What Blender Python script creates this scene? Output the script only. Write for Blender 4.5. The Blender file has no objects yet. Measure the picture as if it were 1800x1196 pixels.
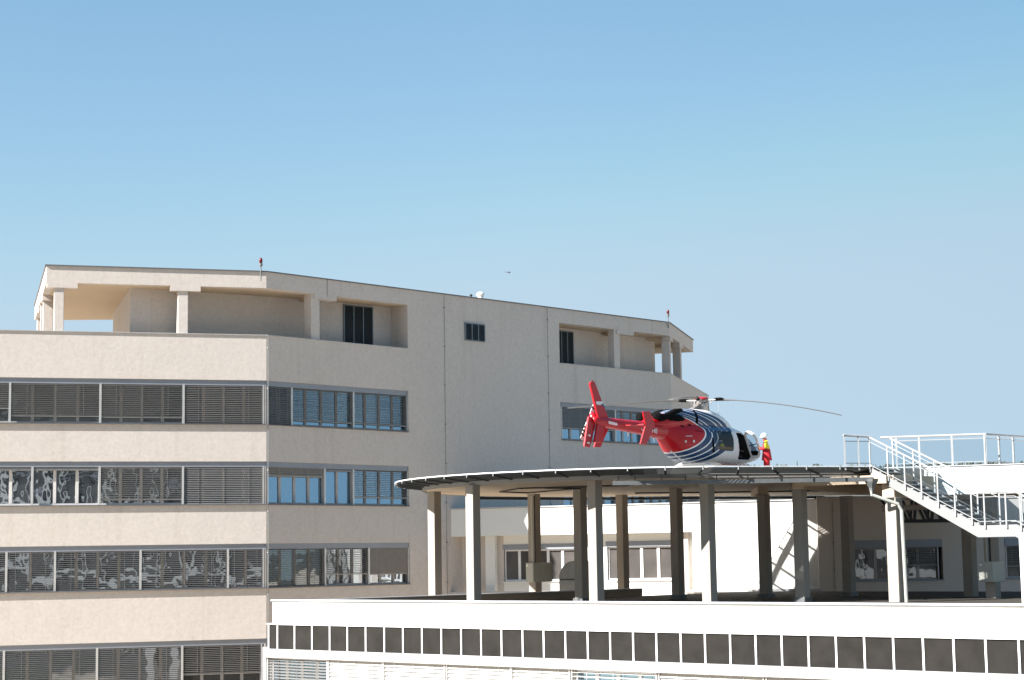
import bpy, bmesh, math, random
from mathutils import Vector, Matrix
R = math.radians
random.seed(7)
scene = bpy.context.scene
C = scene.collection

# ------------------------------------------------------------------ camera, sky, sun, exposure
# z = 0 is the photographer's eye height, +Y is straight ahead, metres throughout
cam_d = bpy.data.cameras.new('camera')
cam = bpy.data.objects.new('camera', cam_d)
C.objects.link(cam)
cam_d.sensor_width = 36.0
cam_d.lens = 65.0
cam_d.clip_start = 0.5
cam_d.clip_end = 30000.0
cam.matrix_world = Matrix.Rotation(R(90 + 6.75), 4, 'X') @ Matrix.Rotation(R(-0.9), 4, 'Z')
scene.camera = cam

SUN_EL = 35.0
SUN_DIR = Vector((-math.cos(R(29)) * math.cos(R(SUN_EL)), -math.sin(R(29)) * math.cos(R(SUN_EL)), math.sin(R(SUN_EL))))
world = bpy.data.worlds.new('World')
scene.world = world
world.use_nodes = True
wt = world.node_tree
wt.nodes.clear()
sky = wt.nodes.new('ShaderNodeTexSky')
sky.sky_type = 'NISHITA'
sky.sun_disc = False
sky.sun_elevation = R(SUN_EL)
sky.sun_rotation = math.atan2(SUN_DIR.x, SUN_DIR.y)
sky.altitude = 400
sky.air_density = 1.0
sky.dust_density = 1.0
sky.ozone_density = 1.5
bgn = wt.nodes.new('ShaderNodeBackground')
bgn.inputs['Strength'].default_value = 0.05
wo = wt.nodes.new('ShaderNodeOutputWorld')
# deepen the blue overhead and let it pale towards the horizon, channel by channel
sp = wt.nodes.new('ShaderNodeSeparateColor'); cb = wt.nodes.new('ShaderNodeCombineColor')
wt.links.new(sky.outputs[0], sp.inputs[0])
for i, (ga, am, cap) in enumerate(((1.08, 1.055, 2.90), (0.80, 1.527, 3.72), (0.60, 2.08, 4.75))):
    prev = sp.outputs[i]
    for op, val in (('SMOOTH_MIN', cap), ('POWER', ga), ('MULTIPLY', am)):
        nd = wt.nodes.new('ShaderNodeMath'); nd.operation = op
        wt.links.new(prev, nd.inputs[0]); nd.inputs[1].default_value = val
        if op == 'SMOOTH_MIN': nd.inputs[2].default_value = 0.5
        prev = nd.outputs[0]
    if True:      # the sky deepens a little further towards the upper right, away from the sun
        tcw = wt.nodes.new('ShaderNodeTexCoord'); sw = wt.nodes.new('ShaderNodeSeparateXYZ')
        wt.links.new(tcw.outputs['Generated'], sw.inputs[0])
        chain = sw.outputs[0]
        for op, val in (('MAXIMUM', 0.0), ('MULTIPLY', sw.outputs[2]), ('MULTIPLY', (-1.9, -1.1, -0.9)[i]), ('ADD', 1.0), ('MAXIMUM', (0.82, 0.90, 0.91)[i]), ('MULTIPLY', prev)):
            nd = wt.nodes.new('ShaderNodeMath'); nd.operation = op
            wt.links.new(chain, nd.inputs[0])
            if hasattr(val, 'is_output'): wt.links.new(val, nd.inputs[1])
            else: nd.inputs[1].default_value = val
            chain = nd.outputs[0]
        prev = chain
    wt.links.new(prev, cb.inputs[i])
wt.links.new(cb.outputs[0], bgn.inputs[0])
wt.links.new(bgn.outputs[0], wo.inputs[0])

sun_d = bpy.data.lights.new('sun', 'SUN')
sun_d.energy = 5.0
sun_d.angle = R(0.5)
sun_d.color = (0.98, 0.965, 0.948)
sun = bpy.data.objects.new('sun', sun_d)
C.objects.link(sun)
sun.rotation_euler = SUN_DIR.to_track_quat('Z', 'Y').to_euler()
sun.location = (-60, -30, 60)

scene.view_settings.view_transform = 'Standard'
scene.view_settings.look = 'None'
scene.view_settings.gamma = 1.0
scene.view_settings.exposure = 1.65
scene.render.engine = 'CYCLES'
scene.cycles.max_bounces = 8
scene.cycles.transparent_max_bounces = 12

# ------------------------------------------------------------------ materials
class X:
    """a value in a node tree, with arithmetic"""
    def __init__(s, nt, v): s.nt, s.v = nt, v
    def _m(s, op, *a):
        n = s.nt.nodes.new('ShaderNodeMath'); n.operation = op
        for i, q in enumerate((s,) + a):
            q = q.v if isinstance(q, X) else q
            if hasattr(q, 'is_output'): s.nt.links.new(q, n.inputs[i])
            else: n.inputs[i].default_value = q
        return X(s.nt, n.outputs[0])
    def __add__(s, o): return s._m('ADD', o)
    def __sub__(s, o): return s._m('SUBTRACT', o)
    def __mul__(s, o): return s._m('MULTIPLY', o)
    def __truediv__(s, o): return s._m('DIVIDE', o)
    def gt(s, o): return s._m('GREATER_THAN', o)
    def lt(s, o): return s._m('LESS_THAN', o)
    def abs(s): return s._m('ABSOLUTE')
    def max(s, o): return s._m('MAXIMUM', o)
    def min(s, o): return s._m('MINIMUM', o)
    def clamp(s):
        r = s._m('ADD', 0.0); r.v.node.use_clamp = True; return r

def new_mat(name):
    m = bpy.data.materials.new(name); m.use_nodes = True
    nt = m.node_tree
    b = nt.nodes['Principled BSDF']
    return m, nt, b

def mixc(nt, fac, a, b):
    n = nt.nodes.new('ShaderNodeMix'); n.data_type = 'RGBA'
    for i, q in ((0, fac), (6, a), (7, b)):
        q = q.v if isinstance(q, X) else q
        if hasattr(q, 'is_output'): nt.links.new(q, n.inputs[i])
        else: n.inputs[i].default_value = q if i == 0 else (*q, 1.0)
    return n.outputs[2]

def noise(nt, scale, detail=3, rough=0.5, vec=None, stretch=None):
    n = nt.nodes.new('ShaderNodeTexNoise')
    n.inputs['Scale'].default_value = scale
    n.inputs['Detail'].default_value = detail
    n.inputs['Roughness'].default_value = rough
    tc = nt.nodes.new('ShaderNodeTexCoord')
    src = tc.outputs['Object']
    if stretch:
        mp = nt.nodes.new('ShaderNodeMapping')
        mp.inputs['Scale'].default_value = stretch
        nt.links.new(src, mp.inputs[0]); src = mp.outputs[0]
    nt.links.new(src, n.inputs['Vector'])
    return X(nt, n.outputs['Fac'])

def bump(nt, b, h, strength, dist):
    n = nt.nodes.new('ShaderNodeBump')
    n.inputs['Strength'].default_value = strength
    n.inputs['Distance'].default_value = dist
    nt.links.new(h.v, n.inputs['Height'])
    nt.links.new(n.outputs[0], b.inputs['Normal'])

def render_coat(name, col, var=0.12, bumpy=0.02, streak=0.25, fine=9.0, grain=1.0):
    """plaster or concrete: mottling, weather streaks and a grainy surface"""
    m, nt, b = new_mat(name)
    big = noise(nt, 0.35, 4, 0.6)
    mid = noise(nt, 2.6, 5, 0.65)
    st = noise(nt, 1.0, 4, 0.6, stretch=(1.6, 1.6, 0.10))
    f = ((big - 0.5) * 0.9 + (mid - 0.5) * 0.9)
    f = (f * var * 2.0 + 0.5).clamp()
    dark = tuple(c * 0.62 for c in col); lite = tuple(min(1, c * 1.30) for c in col)
    c1 = mixc(nt, f, dark, lite)
    sm = ((st - 0.56) * 3.2).clamp() * streak
    stain = tuple(c * k for c, k in zip(col, (0.55, 0.50, 0.45)))
    c2 = mixc(nt, sm, c1, stain)
    g = noise(nt, fine, 4, 0.7)
    gc = ((g - 0.5) * (0.55 + 1.2 * (grain - 1)) + 0.5).clamp()
    c3 = mixc(nt, gc, tuple(c * (1 - .18 * grain) for c in col), tuple(min(1, c * (1 + .16 * grain)) for c in col))
    n = nt.nodes.new('ShaderNodeMix'); n.data_type = 'RGBA'
    n.inputs[0].default_value = 0.35
    nt.links.new(c2, n.inputs[6]); nt.links.new(c3, n.inputs[7])
    nt.links.new(n.outputs[2], b.inputs['Base Color'])
    b.inputs['Roughness'].default_value = 0.92
    b.inputs['Specular IOR Level'].default_value = 0.2
    h = g * 0.6 + noise(nt, fine * 3.5, 3, 0.6) * 0.4 + big * 1.5
    bump(nt, b, h, 0.55, bumpy)
    return m

def paint(name, col, rough=0.45, metal=0.0, var=0.08, scale=3.0, coat=0.0):
    m, nt, b = new_mat(name)
    f = noise(nt, scale, 4, 0.6)
    f = ((f - 0.5) * 2.2 + 0.5).clamp()
    nt.links.new(mixc(nt, f, tuple(c * (1 - var) for c in col), tuple(min(1, c * (1 + var)) for c in col)), b.inputs['Base Color'])
    b.inputs['Roughness'].default_value = rough
    b.inputs['Metallic'].default_value = metal
    if coat:
        b.inputs['Coat Weight'].default_value = coat
        b.inputs['Coat Roughness'].default_value = 0.06
    return m

def glass_dark(name, tint, refl, wav=0.012, wscale=0.9, rough=0.015, body=(0.012, 0.014, 0.016)):
    """window glazing in front of a dark room: reflects, slightly wavy"""
    m, nt, b = new_mat(name)
    out = nt.nodes['Material Output']
    gl = nt.nodes.new('ShaderNodeBsdfGlossy')
    gl.inputs['Color'].default_value = (*tint, 1); gl.inputs['Roughness'].default_value = rough
    b.inputs['Roughness'].default_value = 0.6
    f = noise(nt, 0.8, 3)
    nt.links.new(mixc(nt, f, tuple(c * 0.4 for c in body), tuple(c * 2.2 for c in body)), b.inputs['Base Color'])
    n = nt.nodes.new('ShaderNodeBump')
    n.inputs['Strength'].default_value = 1.0
    n.inputs['Distance'].default_value = wav
    nt.links.new(noise(nt, wscale, 2, 0.5).v, n.inputs['Height'])
    nt.links.new(n.outputs[0], gl.inputs['Normal'])
    mx = nt.nodes.new('ShaderNodeMixShader')
    fr = nt.nodes.new('ShaderNodeFresnel'); fr.inputs['IOR'].default_value = 1.6
    fac = (X(nt, fr.outputs[0]) * 1.2 + refl).clamp()
    nt.links.new(fac.v, mx.inputs[0])
    nt.links.new(b.outputs[0], mx.inputs[1]); nt.links.new(gl.outputs[0], mx.inputs[2])
    nt.links.new(mx.outputs[0], out.inputs[0])
    return m

def glass_clear(name, tint=(0.80, 0.87, 0.92), refl=0.10):
    m, nt, b = new_mat(name)
    out = nt.nodes['Material Output']
    tr = nt.nodes.new('ShaderNodeBsdfTransparent'); tr.inputs[0].default_value = (*tint, 1)
    gl = nt.nodes.new('ShaderNodeBsdfGlossy'); gl.inputs['Roughness'].default_value = 0.02
    fr = nt.nodes.new('ShaderNodeLayerWeight'); fr.inputs['Blend'].default_value = 0.35
    mx = nt.nodes.new('ShaderNodeMixShader')
    fc = X(nt, fr.outputs['Facing'])
    fac = (fc * fc * fc * 0.35 + refl).clamp()
    nt.links.new(fac.v, mx.inputs[0])
    nt.links.new(tr.outputs[0], mx.inputs[1]); nt.links.new(gl.outputs[0], mx.inputs[2])
    nt.links.new(mx.outputs[0], out.inputs[0])
    return m

M = {}
M['render'] = render_coat('roughcast_render', (0.562, 0.502, 0.450), 0.10, 0.018, 0.55, 6.0, 1.9)
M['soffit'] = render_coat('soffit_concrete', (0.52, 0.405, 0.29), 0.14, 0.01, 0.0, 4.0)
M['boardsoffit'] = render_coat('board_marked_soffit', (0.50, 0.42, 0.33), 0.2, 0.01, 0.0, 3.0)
M['white'] = render_coat('white_plaster', (0.78, 0.76, 0.72), 0.05, 0.006, 0.12, 6.0)
M['pink'] = render_coat('beige_plaster', (0.55, 0.49, 0.44), 0.06, 0.006, 0.1, 6.0)
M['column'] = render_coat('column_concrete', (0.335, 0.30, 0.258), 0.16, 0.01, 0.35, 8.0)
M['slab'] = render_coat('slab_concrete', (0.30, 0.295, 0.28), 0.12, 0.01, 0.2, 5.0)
M['gravel'] = render_coat('roof_gravel', (0.05, 0.044, 0.036), 0.5, 0.05, 0.0, 3.0)
M['floor'] = render_coat('terrace_floor', (0.36, 0.32, 0.27), 0.1, 0.01, 0.0, 5.0)
M['coping'] = paint('dark_coping_metal', (0.13, 0.13, 0.135), 0.5, 0.3)
M['greycoping'] = paint('grey_coping_metal', (0.45, 0.45, 0.45), 0.5, 0.3)
M['lintel'] = paint('grey_blue_metal', (0.245, 0.26, 0.29), 0.5, 0.25, 0.06, 0.8)
M['frame'] = paint('window_frame_grey', (0.36, 0.335, 0.315), 0.5)
M['framelight'] = paint('window_frame_light', (0.60, 0.56, 0.53), 0.5)
M['whiteframe'] = paint('window_frame_white', (0.78, 0.77, 0.75), 0.45)
M['slat'] = paint('blind_slat_grey', (0.235, 0.225, 0.215), 0.4, 0.3)
M['slattan'] = paint('blind_slat_tan', (0.33, 0.27, 0.215), 0.5, 0.1)
M['slatwhite'] = paint('blind_slat_white', (0.46, 0.445, 0.42), 0.5)
M['rail'] = paint('guide_rail_metal', (0.55, 0.54, 0.52), 0.4, 0.4)
M['glass'] = glass_dark('window_glass', (0.50, 0.78, 1.0), 0.42, 0.004, 1.3)
M['glasswavy'] = glass_dark('wavy_window_glass', (0.80, 0.86, 0.92), 0.22, 0.006, 0.9)
M['glassdull'] = glass_dark('shaded_window_glass', (0.6, 0.62, 0.66), 0.10, 0.003, 1.1, 0.015, (0.05, 0.042, 0.036))
M['darkglass'] = paint('panel_glass', (0.0185, 0.0168, 0.015), 0.22, 0, 0.3, 1.5); M['darkglass'].node_tree.nodes['Principled BSDF'].inputs['Specular IOR Level'].default_value = 0.25
M['louvre'] = paint('louvre_dark', (0.035, 0.045, 0.05), 0.45, 0.3)
M['louvreframe'] = paint('louvre_frame', (0.16, 0.19, 0.21), 0.5, 0.3)
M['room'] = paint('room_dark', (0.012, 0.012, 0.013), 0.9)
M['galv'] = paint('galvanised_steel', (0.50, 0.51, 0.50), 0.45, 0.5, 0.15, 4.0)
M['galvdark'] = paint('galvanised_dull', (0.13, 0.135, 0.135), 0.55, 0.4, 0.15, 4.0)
M['whitesteel'] = paint('white_steel', (0.78, 0.78, 0.77), 0.4, 0.0, 0.05)
M['railpaint'] = paint('railing_paint', (0.31, 0.31, 0.305), 0.4, 0.0, 0.08)
M['bandsteel'] = paint('band_sheet_metal', (0.40, 0.395, 0.385), 0.45, 0.1, 0.06, 0.6)
M['steelwhite2'] = render_coat('stringer_steel', (0.24, 0.24, 0.235), 0.14, 0.002, 0.15, 5.0)
M['netdark'] = paint('grating_dark', (0.045, 0.048, 0.046), 0.7)
M['black'] = paint('black_steel', (0.02, 0.02, 0.022), 0.5, 0.2)
M['tread'] = paint('tread_grating', (0.40, 0.39, 0.37), 0.6, 0.2, 0.2, 9.0)
M['railglass'] = glass_clear('railing_glass', (0.93, 0.955, 0.965), 0.03)
M['boxgrey'] = paint('cabinet_grey', (0.42, 0.42, 0.37), 0.5, 0.1, 0.06)
M['hoodgrey'] = paint('hood_galvanised', (0.42, 0.44, 0.45), 0.5, 0.3, 0.12, 3.0)
M['lampred'] = paint('lamp_red_glass', (0.10, 0.006, 0.006), 0.2)
M['whiteplastic'] = paint('white_plastic', (0.80, 0.78, 0.74), 0.4)
M['stain'] = render_coat('brown_parapet', (0.33, 0.26, 0.20), 0.2, 0.02, 0.3, 6.0)

# ------------------------------------------------------------------ geometry helpers
ORG = {}
def root(name, label, cat, loc, group=None, rotz=0.0):
    o = bpy.data.objects.new(name, None); C.objects.link(o)
    o.empty_display_size = 0.5
    o.location = loc; o.rotation_euler = (0, 0, rotz)
    o['label'] = label; o['category'] = cat
    if group: o['group'] = group
    ORG[o.name] = Vector(loc) if rotz == 0 else Vector((0, 0, 0))
    return o

class Fr:
    """a wall frame: s runs along the wall, d stands out from it"""
    def __init__(self, o, u):
        self.o = Vector((o[0], o[1])); self.u = Vector(u).normalized()
        self.n = Vector((self.u.y, -self.u.x))
    def p(self, s, d, z):
        q = self.o + self.u * s + self.n * d
        return Vector((q.x, q.y, z))
    def xy(self, s, d=0.0):
        q = self.o + self.u * s + self.n * d
        return (q.x, q.y)

def azd(a): return (math.sin(R(a)), math.cos(R(a)))

class MB:
    def __init__(s): s.v = []; s.f = []; s.m = []
    def add(s, vs, fs, mi=0):
        k = len(s.v); s.v += [tuple(v) for v in vs]
        for f in fs: s.f.append([k + i for i in f]); s.m.append(mi)
        return s
    def hexa(s, p, mi=0):   # 4 bottom ccw, 4 top ccw
        return s.add(p, [(3, 2, 1, 0), (4, 5, 6, 7), (0, 1, 5, 4), (1, 2, 6, 5), (2, 3, 7, 6), (3, 0, 4, 7)], mi)
    def box(s, x0, x1, y0, y1, z0, z1, mi=0):
        return s.hexa([(x0, y0, z0), (x1, y0, z0), (x1, y1, z0), (x0, y1, z0), (x0, y0, z1), (x1, y0, z1), (x1, y1, z1), (x0, y1, z1)], mi)
    def fb(s, fr, s0, s1, d0, d1, z0, z1, mi=0):  # d0 inner, d1 outer
        a = [(s0, d1), (s1, d1), (s1, d0), (s0, d0)]
        return s.hexa([fr.p(q[0], q[1], z0) for q in a] + [fr.p(q[0], q[1], z1) for q in a], mi)
    def prism(s, poly, z0, z1, mi=0):  # poly ccw from above
        n = len(poly)
        A = sum(poly[i][0] * poly[(i + 1) % n][1] - poly[(i + 1) % n][0] * poly[i][1] for i in range(n))
        if A < 0: poly = poly[::-1]
        vs = [(p[0], p[1], z0) for p in poly] + [(p[0], p[1], z1) for p in poly]
        fs = [tuple(range(n - 1, -1, -1)), tuple(range(n, 2 * n))] + [(i, (i + 1) % n, n + (i + 1) % n, n + i) for i in range(n)]
        return s.add(vs, fs, mi)
    def tube(s, p0, p1, r0, r1=None, n=8, cap=True, mi=0):
        p0 = Vector(p0); p1 = Vector(p1); r1 = r0 if r1 is None else r1
        d = (p1 - p0)
        if d.length < 1e-6: return s
        d.normalize()
        a = d.orthogonal().normalized(); b = d.cross(a)
        vs = []
        for p, r in ((p0, r0), (p1, r1)):
            for i in range(n):
                t = 2 * math.pi * i / n
                vs.append(p + (a * math.cos(t) + b * math.sin(t)) * r)
        fs = [(i, (i + 1) % n, n + (i + 1) % n, n + i) for i in range(n)]
        if cap: fs += [tuple(range(n - 1, -1, -1)), tuple(range(n, 2 * n))]
        return s.add(vs, fs, mi)
    def path(s, pts, r, n=8, mi=0):
        """one tube swept along a polyline"""
        pts = [Vector(p) for p in pts]; vs = []; fs = []
        a = None
        for i, p in enumerate(pts):
            d = ((pts[min(i + 1, len(pts) - 1)] - pts[max(i - 1, 0)])).normalized()
            if a is None: a = d.orthogonal().normalized()
            a = (a - d * a.dot(d)).normalized(); b = d.cross(a)
            rr = r[i] if isinstance(r, (list, tuple)) else r
            for k in range(n):
                t = 2 * math.pi * k / n
                vs.append(p + (a * math.cos(t) + b * math.sin(t)) * rr)
        for i in range(len(pts) - 1):
            for k in range(n):
                fs.append((i * n + k, i * n + (k + 1) % n, (i + 1) * n + (k + 1) % n, (i + 1) * n + k))
        e = (len(pts) - 1) * n
        fs += [tuple(range(n - 1, -1, -1)), tuple(range(e, e + n))]
        return s.add(vs, fs, mi)
    def beam(s, p0, p1, w, h, up=(0, 0, 1), mi=0):
        p0 = Vector(p0); p1 = Vector(p1); d = (p1 - p0).normalized(); up = Vector(up)
        x = d.cross(up).normalized(); y = x.cross(d)
        vs = []
        for p in (p0, p1):
            for a, b in ((-1, -1), (1, -1), (1, 1), (-1, 1)):
                vs.append(p + x * a * w / 2 + y * b * h / 2)
        return s.add(vs, [(0, 1, 2, 3), (7, 6, 5, 4), (0, 4, 5, 1), (1, 5, 6, 2), (2, 6, 7, 3), (3, 7, 4, 0)], mi)
    def lathe(s, prof, c, n=16, mi=0):
        vs = []; fs = []
        for r, z in prof:
            for i in range(n):
                t = 2 * math.pi * i / n
                vs.append((c[0] + r * math.cos(t), c[1] + r * math.sin(t), c[2] + z))
        for j in range(len(prof) - 1):
            for i in range(n):
                fs.append((j * n + i, j * n + (i + 1) % n, (j + 1) * n + (i + 1) % n, (j + 1) * n + i))
        fs += [tuple(range(n - 1, -1, -1)), tuple(range((len(prof) - 1) * n, len(prof) * n))]
        return s.add(vs, fs, mi)
    def plate(s, pts, nrm, th, mi=0):
        """a flat outline with a thickness"""
        nrm = Vector(nrm).normalized() * th / 2; n = len(pts); pts = [Vector(p) for p in pts]
        vs = [p - nrm for p in pts] + [p + nrm for p in pts]
        fs = [tuple(range(n - 1, -1, -1)), tuple(range(n, 2 * n))] + [(i, (i + 1) % n, n + (i + 1) % n, n + i) for i in range(n)]
        return s.add(vs, fs, mi)
    def build(s, name, mat, parent=None, smooth=False, bevel=0.0, label=None, fix=True):
        me = bpy.data.meshes.new(name)
        org = Vector((0, 0, 0))
        if parent is not None: org = ORG.get(parent.name, org)
        me.from_pydata([tuple(Vector(v) - org) for v in s.v], [], s.f)
        for mm in (mat if isinstance(mat, (list, tuple)) else [mat]): me.materials.append(mm)
        for p, i in zip(me.polygons, s.m): p.material_index = i; p.use_smooth = smooth
        if fix:
            bm = bmesh.new(); bm.from_mesh(me)
            bmesh.ops.recalc_face_normals(bm, faces=bm.faces)
            bm.to_mesh(me); bm.free()
        o = bpy.data.objects.new(name, me); C.objects.link(o)
        if parent is not None:
            o.parent = parent; ORG[o.name] = org
        else: ORG[o.name] = org
        if bevel:
            md = o.modifiers.new('edge', 'BEVEL'); md.width = bevel; md.segments = 2; md.limit_method = 'ANGLE'
        if label: o['label'] = label
        return o
def tag(o, label=None, cat=None, group=None, kind=None):
    for k, v in (('label', label), ('category', cat), ('group', group), ('kind', kind)):
        if v: o[k] = v
    return o

# ------------------------------------------------------------------ ground and hills
GZ = -9.5
def mat_ground():
    m, nt, b = new_mat('ground_mix')
    f = noise(nt, 0.03, 5, 0.6); g = noise(nt, 0.9, 4, 0.6)
    c = mixc(nt, ((f - 0.5) * 6.0 + 0.5).clamp(), (0.50, 0.415, 0.32), (0.42, 0.35, 0.25))
    c = mixc(nt, g * 0.4, c, (0.52, 0.44, 0.35))
    # dark asphalt tones added on the unseen near side to darken the window reflections
    tc = nt.nodes.new('ShaderNodeTexCoord'); sx = nt.nodes.new('ShaderNodeSeparateXYZ'); nt.links.new(tc.outputs['Object'], sx.inputs[0])
    far = ((X(nt, sx.outputs[1]) * -1.0 + 25.0) / 10.0).clamp()
    c = mixc(nt, far, c, mixc(nt, ((f - 0.5) * 9.0 + 0.5).clamp(), (0.045, 0.046, 0.048), (0.030, 0.040, 0.018)))
    nt.links.new(c, b.inputs['Base Color']); b.inputs['Roughness'].default_value = 0.95
    return m
def mat_hill():
    m, nt, b = new_mat('hill_woods_and_fields')
    f = noise(nt, 0.02, 6, 0.7); g = noise(nt, 0.075, 2, 0.5)
    c = mixc(nt, ((f - 0.5) * 3 + 0.5).clamp(), (0.020, 0.026, 0.022), (0.075, 0.07, 0.06))
    c = mixc(nt, ((g - 0.68) * 22).clamp(), c, (0.16, 0.16, 0.14))
    nt.links.new(c, b.inputs['Base Color']); b.inputs['Roughness'].default_value = 1.0
    return m
g = MB().add([(-9000, -9000, GZ), (9000, -9000, GZ), (9000, 9000, GZ), (-9000, 9000, GZ)], [(0, 1, 2, 3)]).build('ground', mat_ground())
tag(g, 'paved and grassy ground around the hospital buildings', kind='structure')

def ridge(az0, az1, dist, hh, rough, n, seed):
    rnd = random.Random(seed); mb = MB()
    ph = [rnd.uniform(0, 6.28) for _ in range(6)]
    vs = []; fs = []
    prof = [(0.0, 0.0), (0.25, 0.30), (0.5, 0.62), (0.75, 0.9), (1.0, 1.0), (1.5, 0.8)]
    for i in range(n + 1):
        a = R(az0 + (az1 - az0) * i / n)
        k = sum(math.sin(a * (9 + 13 * j) + ph[j]) / (j + 1) for j in range(6)) / 2.4
        edge = min(1.0, 8.0 * min(i, n - i) / n)
        for rr, zz in prof:
            d = dist * (0.7 + 0.3 * rr)
            z = GZ - 2 + (hh * (1 + rough * k) + 2 - GZ) * zz * edge + (rnd.uniform(-1, 1) * hh * 0.012 if 0.2 < rr < 1 else 0)
            vs.append((math.sin(a) * d, math.cos(a) * d, z))
    m = len(prof)
    for i in range(n):
        for j in range(m - 1):
            fs.append((i * m + j, i * m + j + 1, (i + 1) * m + j + 1, (i + 1) * m + j))
    return mb.add(vs, fs)
hb = ridge(-75, 75, 3000, 134, 0.015, 220, 3)
hb2 = ridge(128, 250, 330, 62, 0.22, 160, 9)  # unseen ridge behind the camera, added so the windows reflect something dark
hb.add(hb2.v, hb2.f)
tag(hb.build('hills', mat_hill(), smooth=True), 'low wooded hills around the town', kind='structure')

# far woodland on the ridge: a belt of conifers and round crowns
def mat_wood():
    m, nt, b = new_mat('far_wood_foliage')
    f = noise(nt, 0.2, 3)
    nt.links.new(mixc(nt, f, (0.05, 0.065, 0.06), (0.10, 0.12, 0.11)), b.inputs['Base Color'])
    b.inputs['Roughness'].default_value = 1.0
    return m
wb = MB(); rnd = random.Random(5)
def conifer(mb, x, y, z, h):
    for k in range(5):
        z0 = z + h * (0.08 + 0.18 * k); r = h * 0.19 * (1 - k / 5.6) * rnd.uniform(0.8, 1.2)
        mb.tube((x + rnd.uniform(-.3, .3), y, z0), (x, y, z0 + h * 0.30), r, 0.05, 7)
def roundtree(mb, x, y, z, h):
    for k in range(7):
        c = Vector((x + rnd.uniform(-.35, .35) * h, y + rnd.uniform(-.3, .3) * h, z + h * rnd.uniform(.45, .8)))
        r = h * rnd.uniform(.14, .24)
        mb.tube(c - Vector((0, 0, r)), c, r * 0.4, r, 7).tube(c, c + Vector((0, 0, r)), r, r * 0.25, 7)
for i in range(420):
    a = R(-8 + 25 * i / 420 + rnd.uniform(-.03, .03)); d = rnd.uniform(2940, 3010)
    x, y = math.sin(a) * d, math.cos(a) * d
    (conifer if rnd.random() < .3 else roundtree)(wb, x, y, 131, rnd.uniform(6, 9.5))
for px, h in ((1297, 11.5), (1306, 13), (1318, 12), (1330, 11), (1366, 13), (1374, 11.5), (1428, 12.5), (1436, 11.5)):
    roundtree(wb, (px - 900) / 3250 * 2950, 2950, 132.0, h)
conifer(wb, 497 / 3250 * 2950, 2950, 131.5, 16.5)
tag(wb.build('distant_wood', mat_wood(), fix=False), 'far off wood along the ridge behind the landing deck', kind='stuff')

# ------------------------------------------------------------------ hospital tower
K = (-11.775, 88.0)
TR = Fr(K, azd(44.05))            # wide shaded face, s to the right
TL = Fr(K, azd(73.37))            # sunlit left face, s negative to the left
PE = TR.xy(30.5)
BR = Fr(PE, azd(14.05))           # right bevel
PC = TL.xy(-10.28)
BLd = azd(-16.6)
BL = Fr((PC[0] + BLd[0] * 14.0, PC[1] + BLd[1] * 14.0), (-BLd[0], -BLd[1]))  # left end of the roof storey
PB = BR.xy(9.5)
PBL = BR.xy(16.0)
tower = root('hospital_tower', 'tall beige roughcast hospital block with ribbon windows and an open roof storey', 'building', (K[0], K[1], GZ))
TOP, SOF, PAR, FLOOR = 13.9, 13.12, 10.82, 9.6
BAND = [(8.655, PAR, 0), (4.785, 6.53, 1), (0.905, 2.74, 2), (-3.535, -1.19, 3), (GZ, -5.7, 4)]
WIN = [(6.53, 8.42), (2.74, 4.55), (-1.19, 0.67), (-5.7, -3.77)]
S1, S2 = 9.21, 20.75
L0 = TL.xy(-32)
backL = TL.xy(-32, -14); backM = TR.xy(S1, -13); backR = TR.xy(S2, -13)
left_poly = [L0, K, TR.xy(S1), backM, backL]
right_poly = [TR.xy(S2), PE, PBL, BR.xy(16, -12), backR]
for z0, z1, i in BAND:
    zt = FLOOR if i == 0 else z1
    MB().prism(left_poly, z0, zt).build('spandrel', M['render'], tower)
    MB().prism(right_poly, z0, zt).build('spandrel', M['render'], tower)
# parapets of the roof terrace (thin walls on the top spandrel)
def strip(poly, inset, z0, z1):
    """thin wall following an open polyline, 'inset' metres thick towards the inside"""
    return z0
mb = MB()
th = 0.3
ki = Fr(K, (TL.u + TR.u)).p(0, 0, 0)
bis = (TL.n + TR.n).normalized(); kin = Vector(K) - bis * (th / math.cos(R(14.66)))
l0i = TL.xy(-32, -th)
mb.hexa([(L0[0], L0[1], FLOOR), (K[0], K[1], FLOOR), (kin.x, kin.y, FLOOR), (l0i[0], l0i[1], FLOOR),
         (L0[0], L0[1], PAR), (K[0], K[1], PAR), (kin.x, kin.y, PAR), (l0i[0], l0i[1], PAR)])
a = TR.xy(S1); b = TR.xy(S1, -th)
mb.hexa([(K[0], K[1], FLOOR), (a[0], a[1], FLOOR), (b[0], b[1], FLOOR), (kin.x, kin.y, FLOOR),
         (K[0], K[1], PAR), (a[0], a[1], PAR), (b[0], b[1], PAR), (kin.x, kin.y, PAR)])
mb.build('terrace_parapet', M['render'], tower)
mb = MB()
bis = (BR.n + TR.n).normalized(); ein = Vector(PE) - bis * (th / math.cos(R(15)))
a = TR.xy(S2); b = TR.xy(S2, -th)
mb.hexa([(a[0], a[1], FLOOR), (PE[0], PE[1], FLOOR), (ein.x, ein.y, FLOOR), (b[0], b[1], FLOOR),
         (a[0], a[1], PAR), (PE[0], PE[1], PAR), (ein.x, ein.y, PAR), (b[0], b[1], PAR)])
a = BR.xy(16); b = BR.xy(16, -th)
mb.hexa([(PE[0], PE[1], FLOOR), (a[0], a[1], FLOOR), (b[0], b[1], FLOOR), (ein.x, ein.y, FLOOR),
         (PE[0], PE[1], PAR), (a[0], a[1], PAR), (b[0], b[1], PAR), (ein.x, ein.y, PAR)])
mb.build('terrace_parapet', M['render'], tower)
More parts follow.
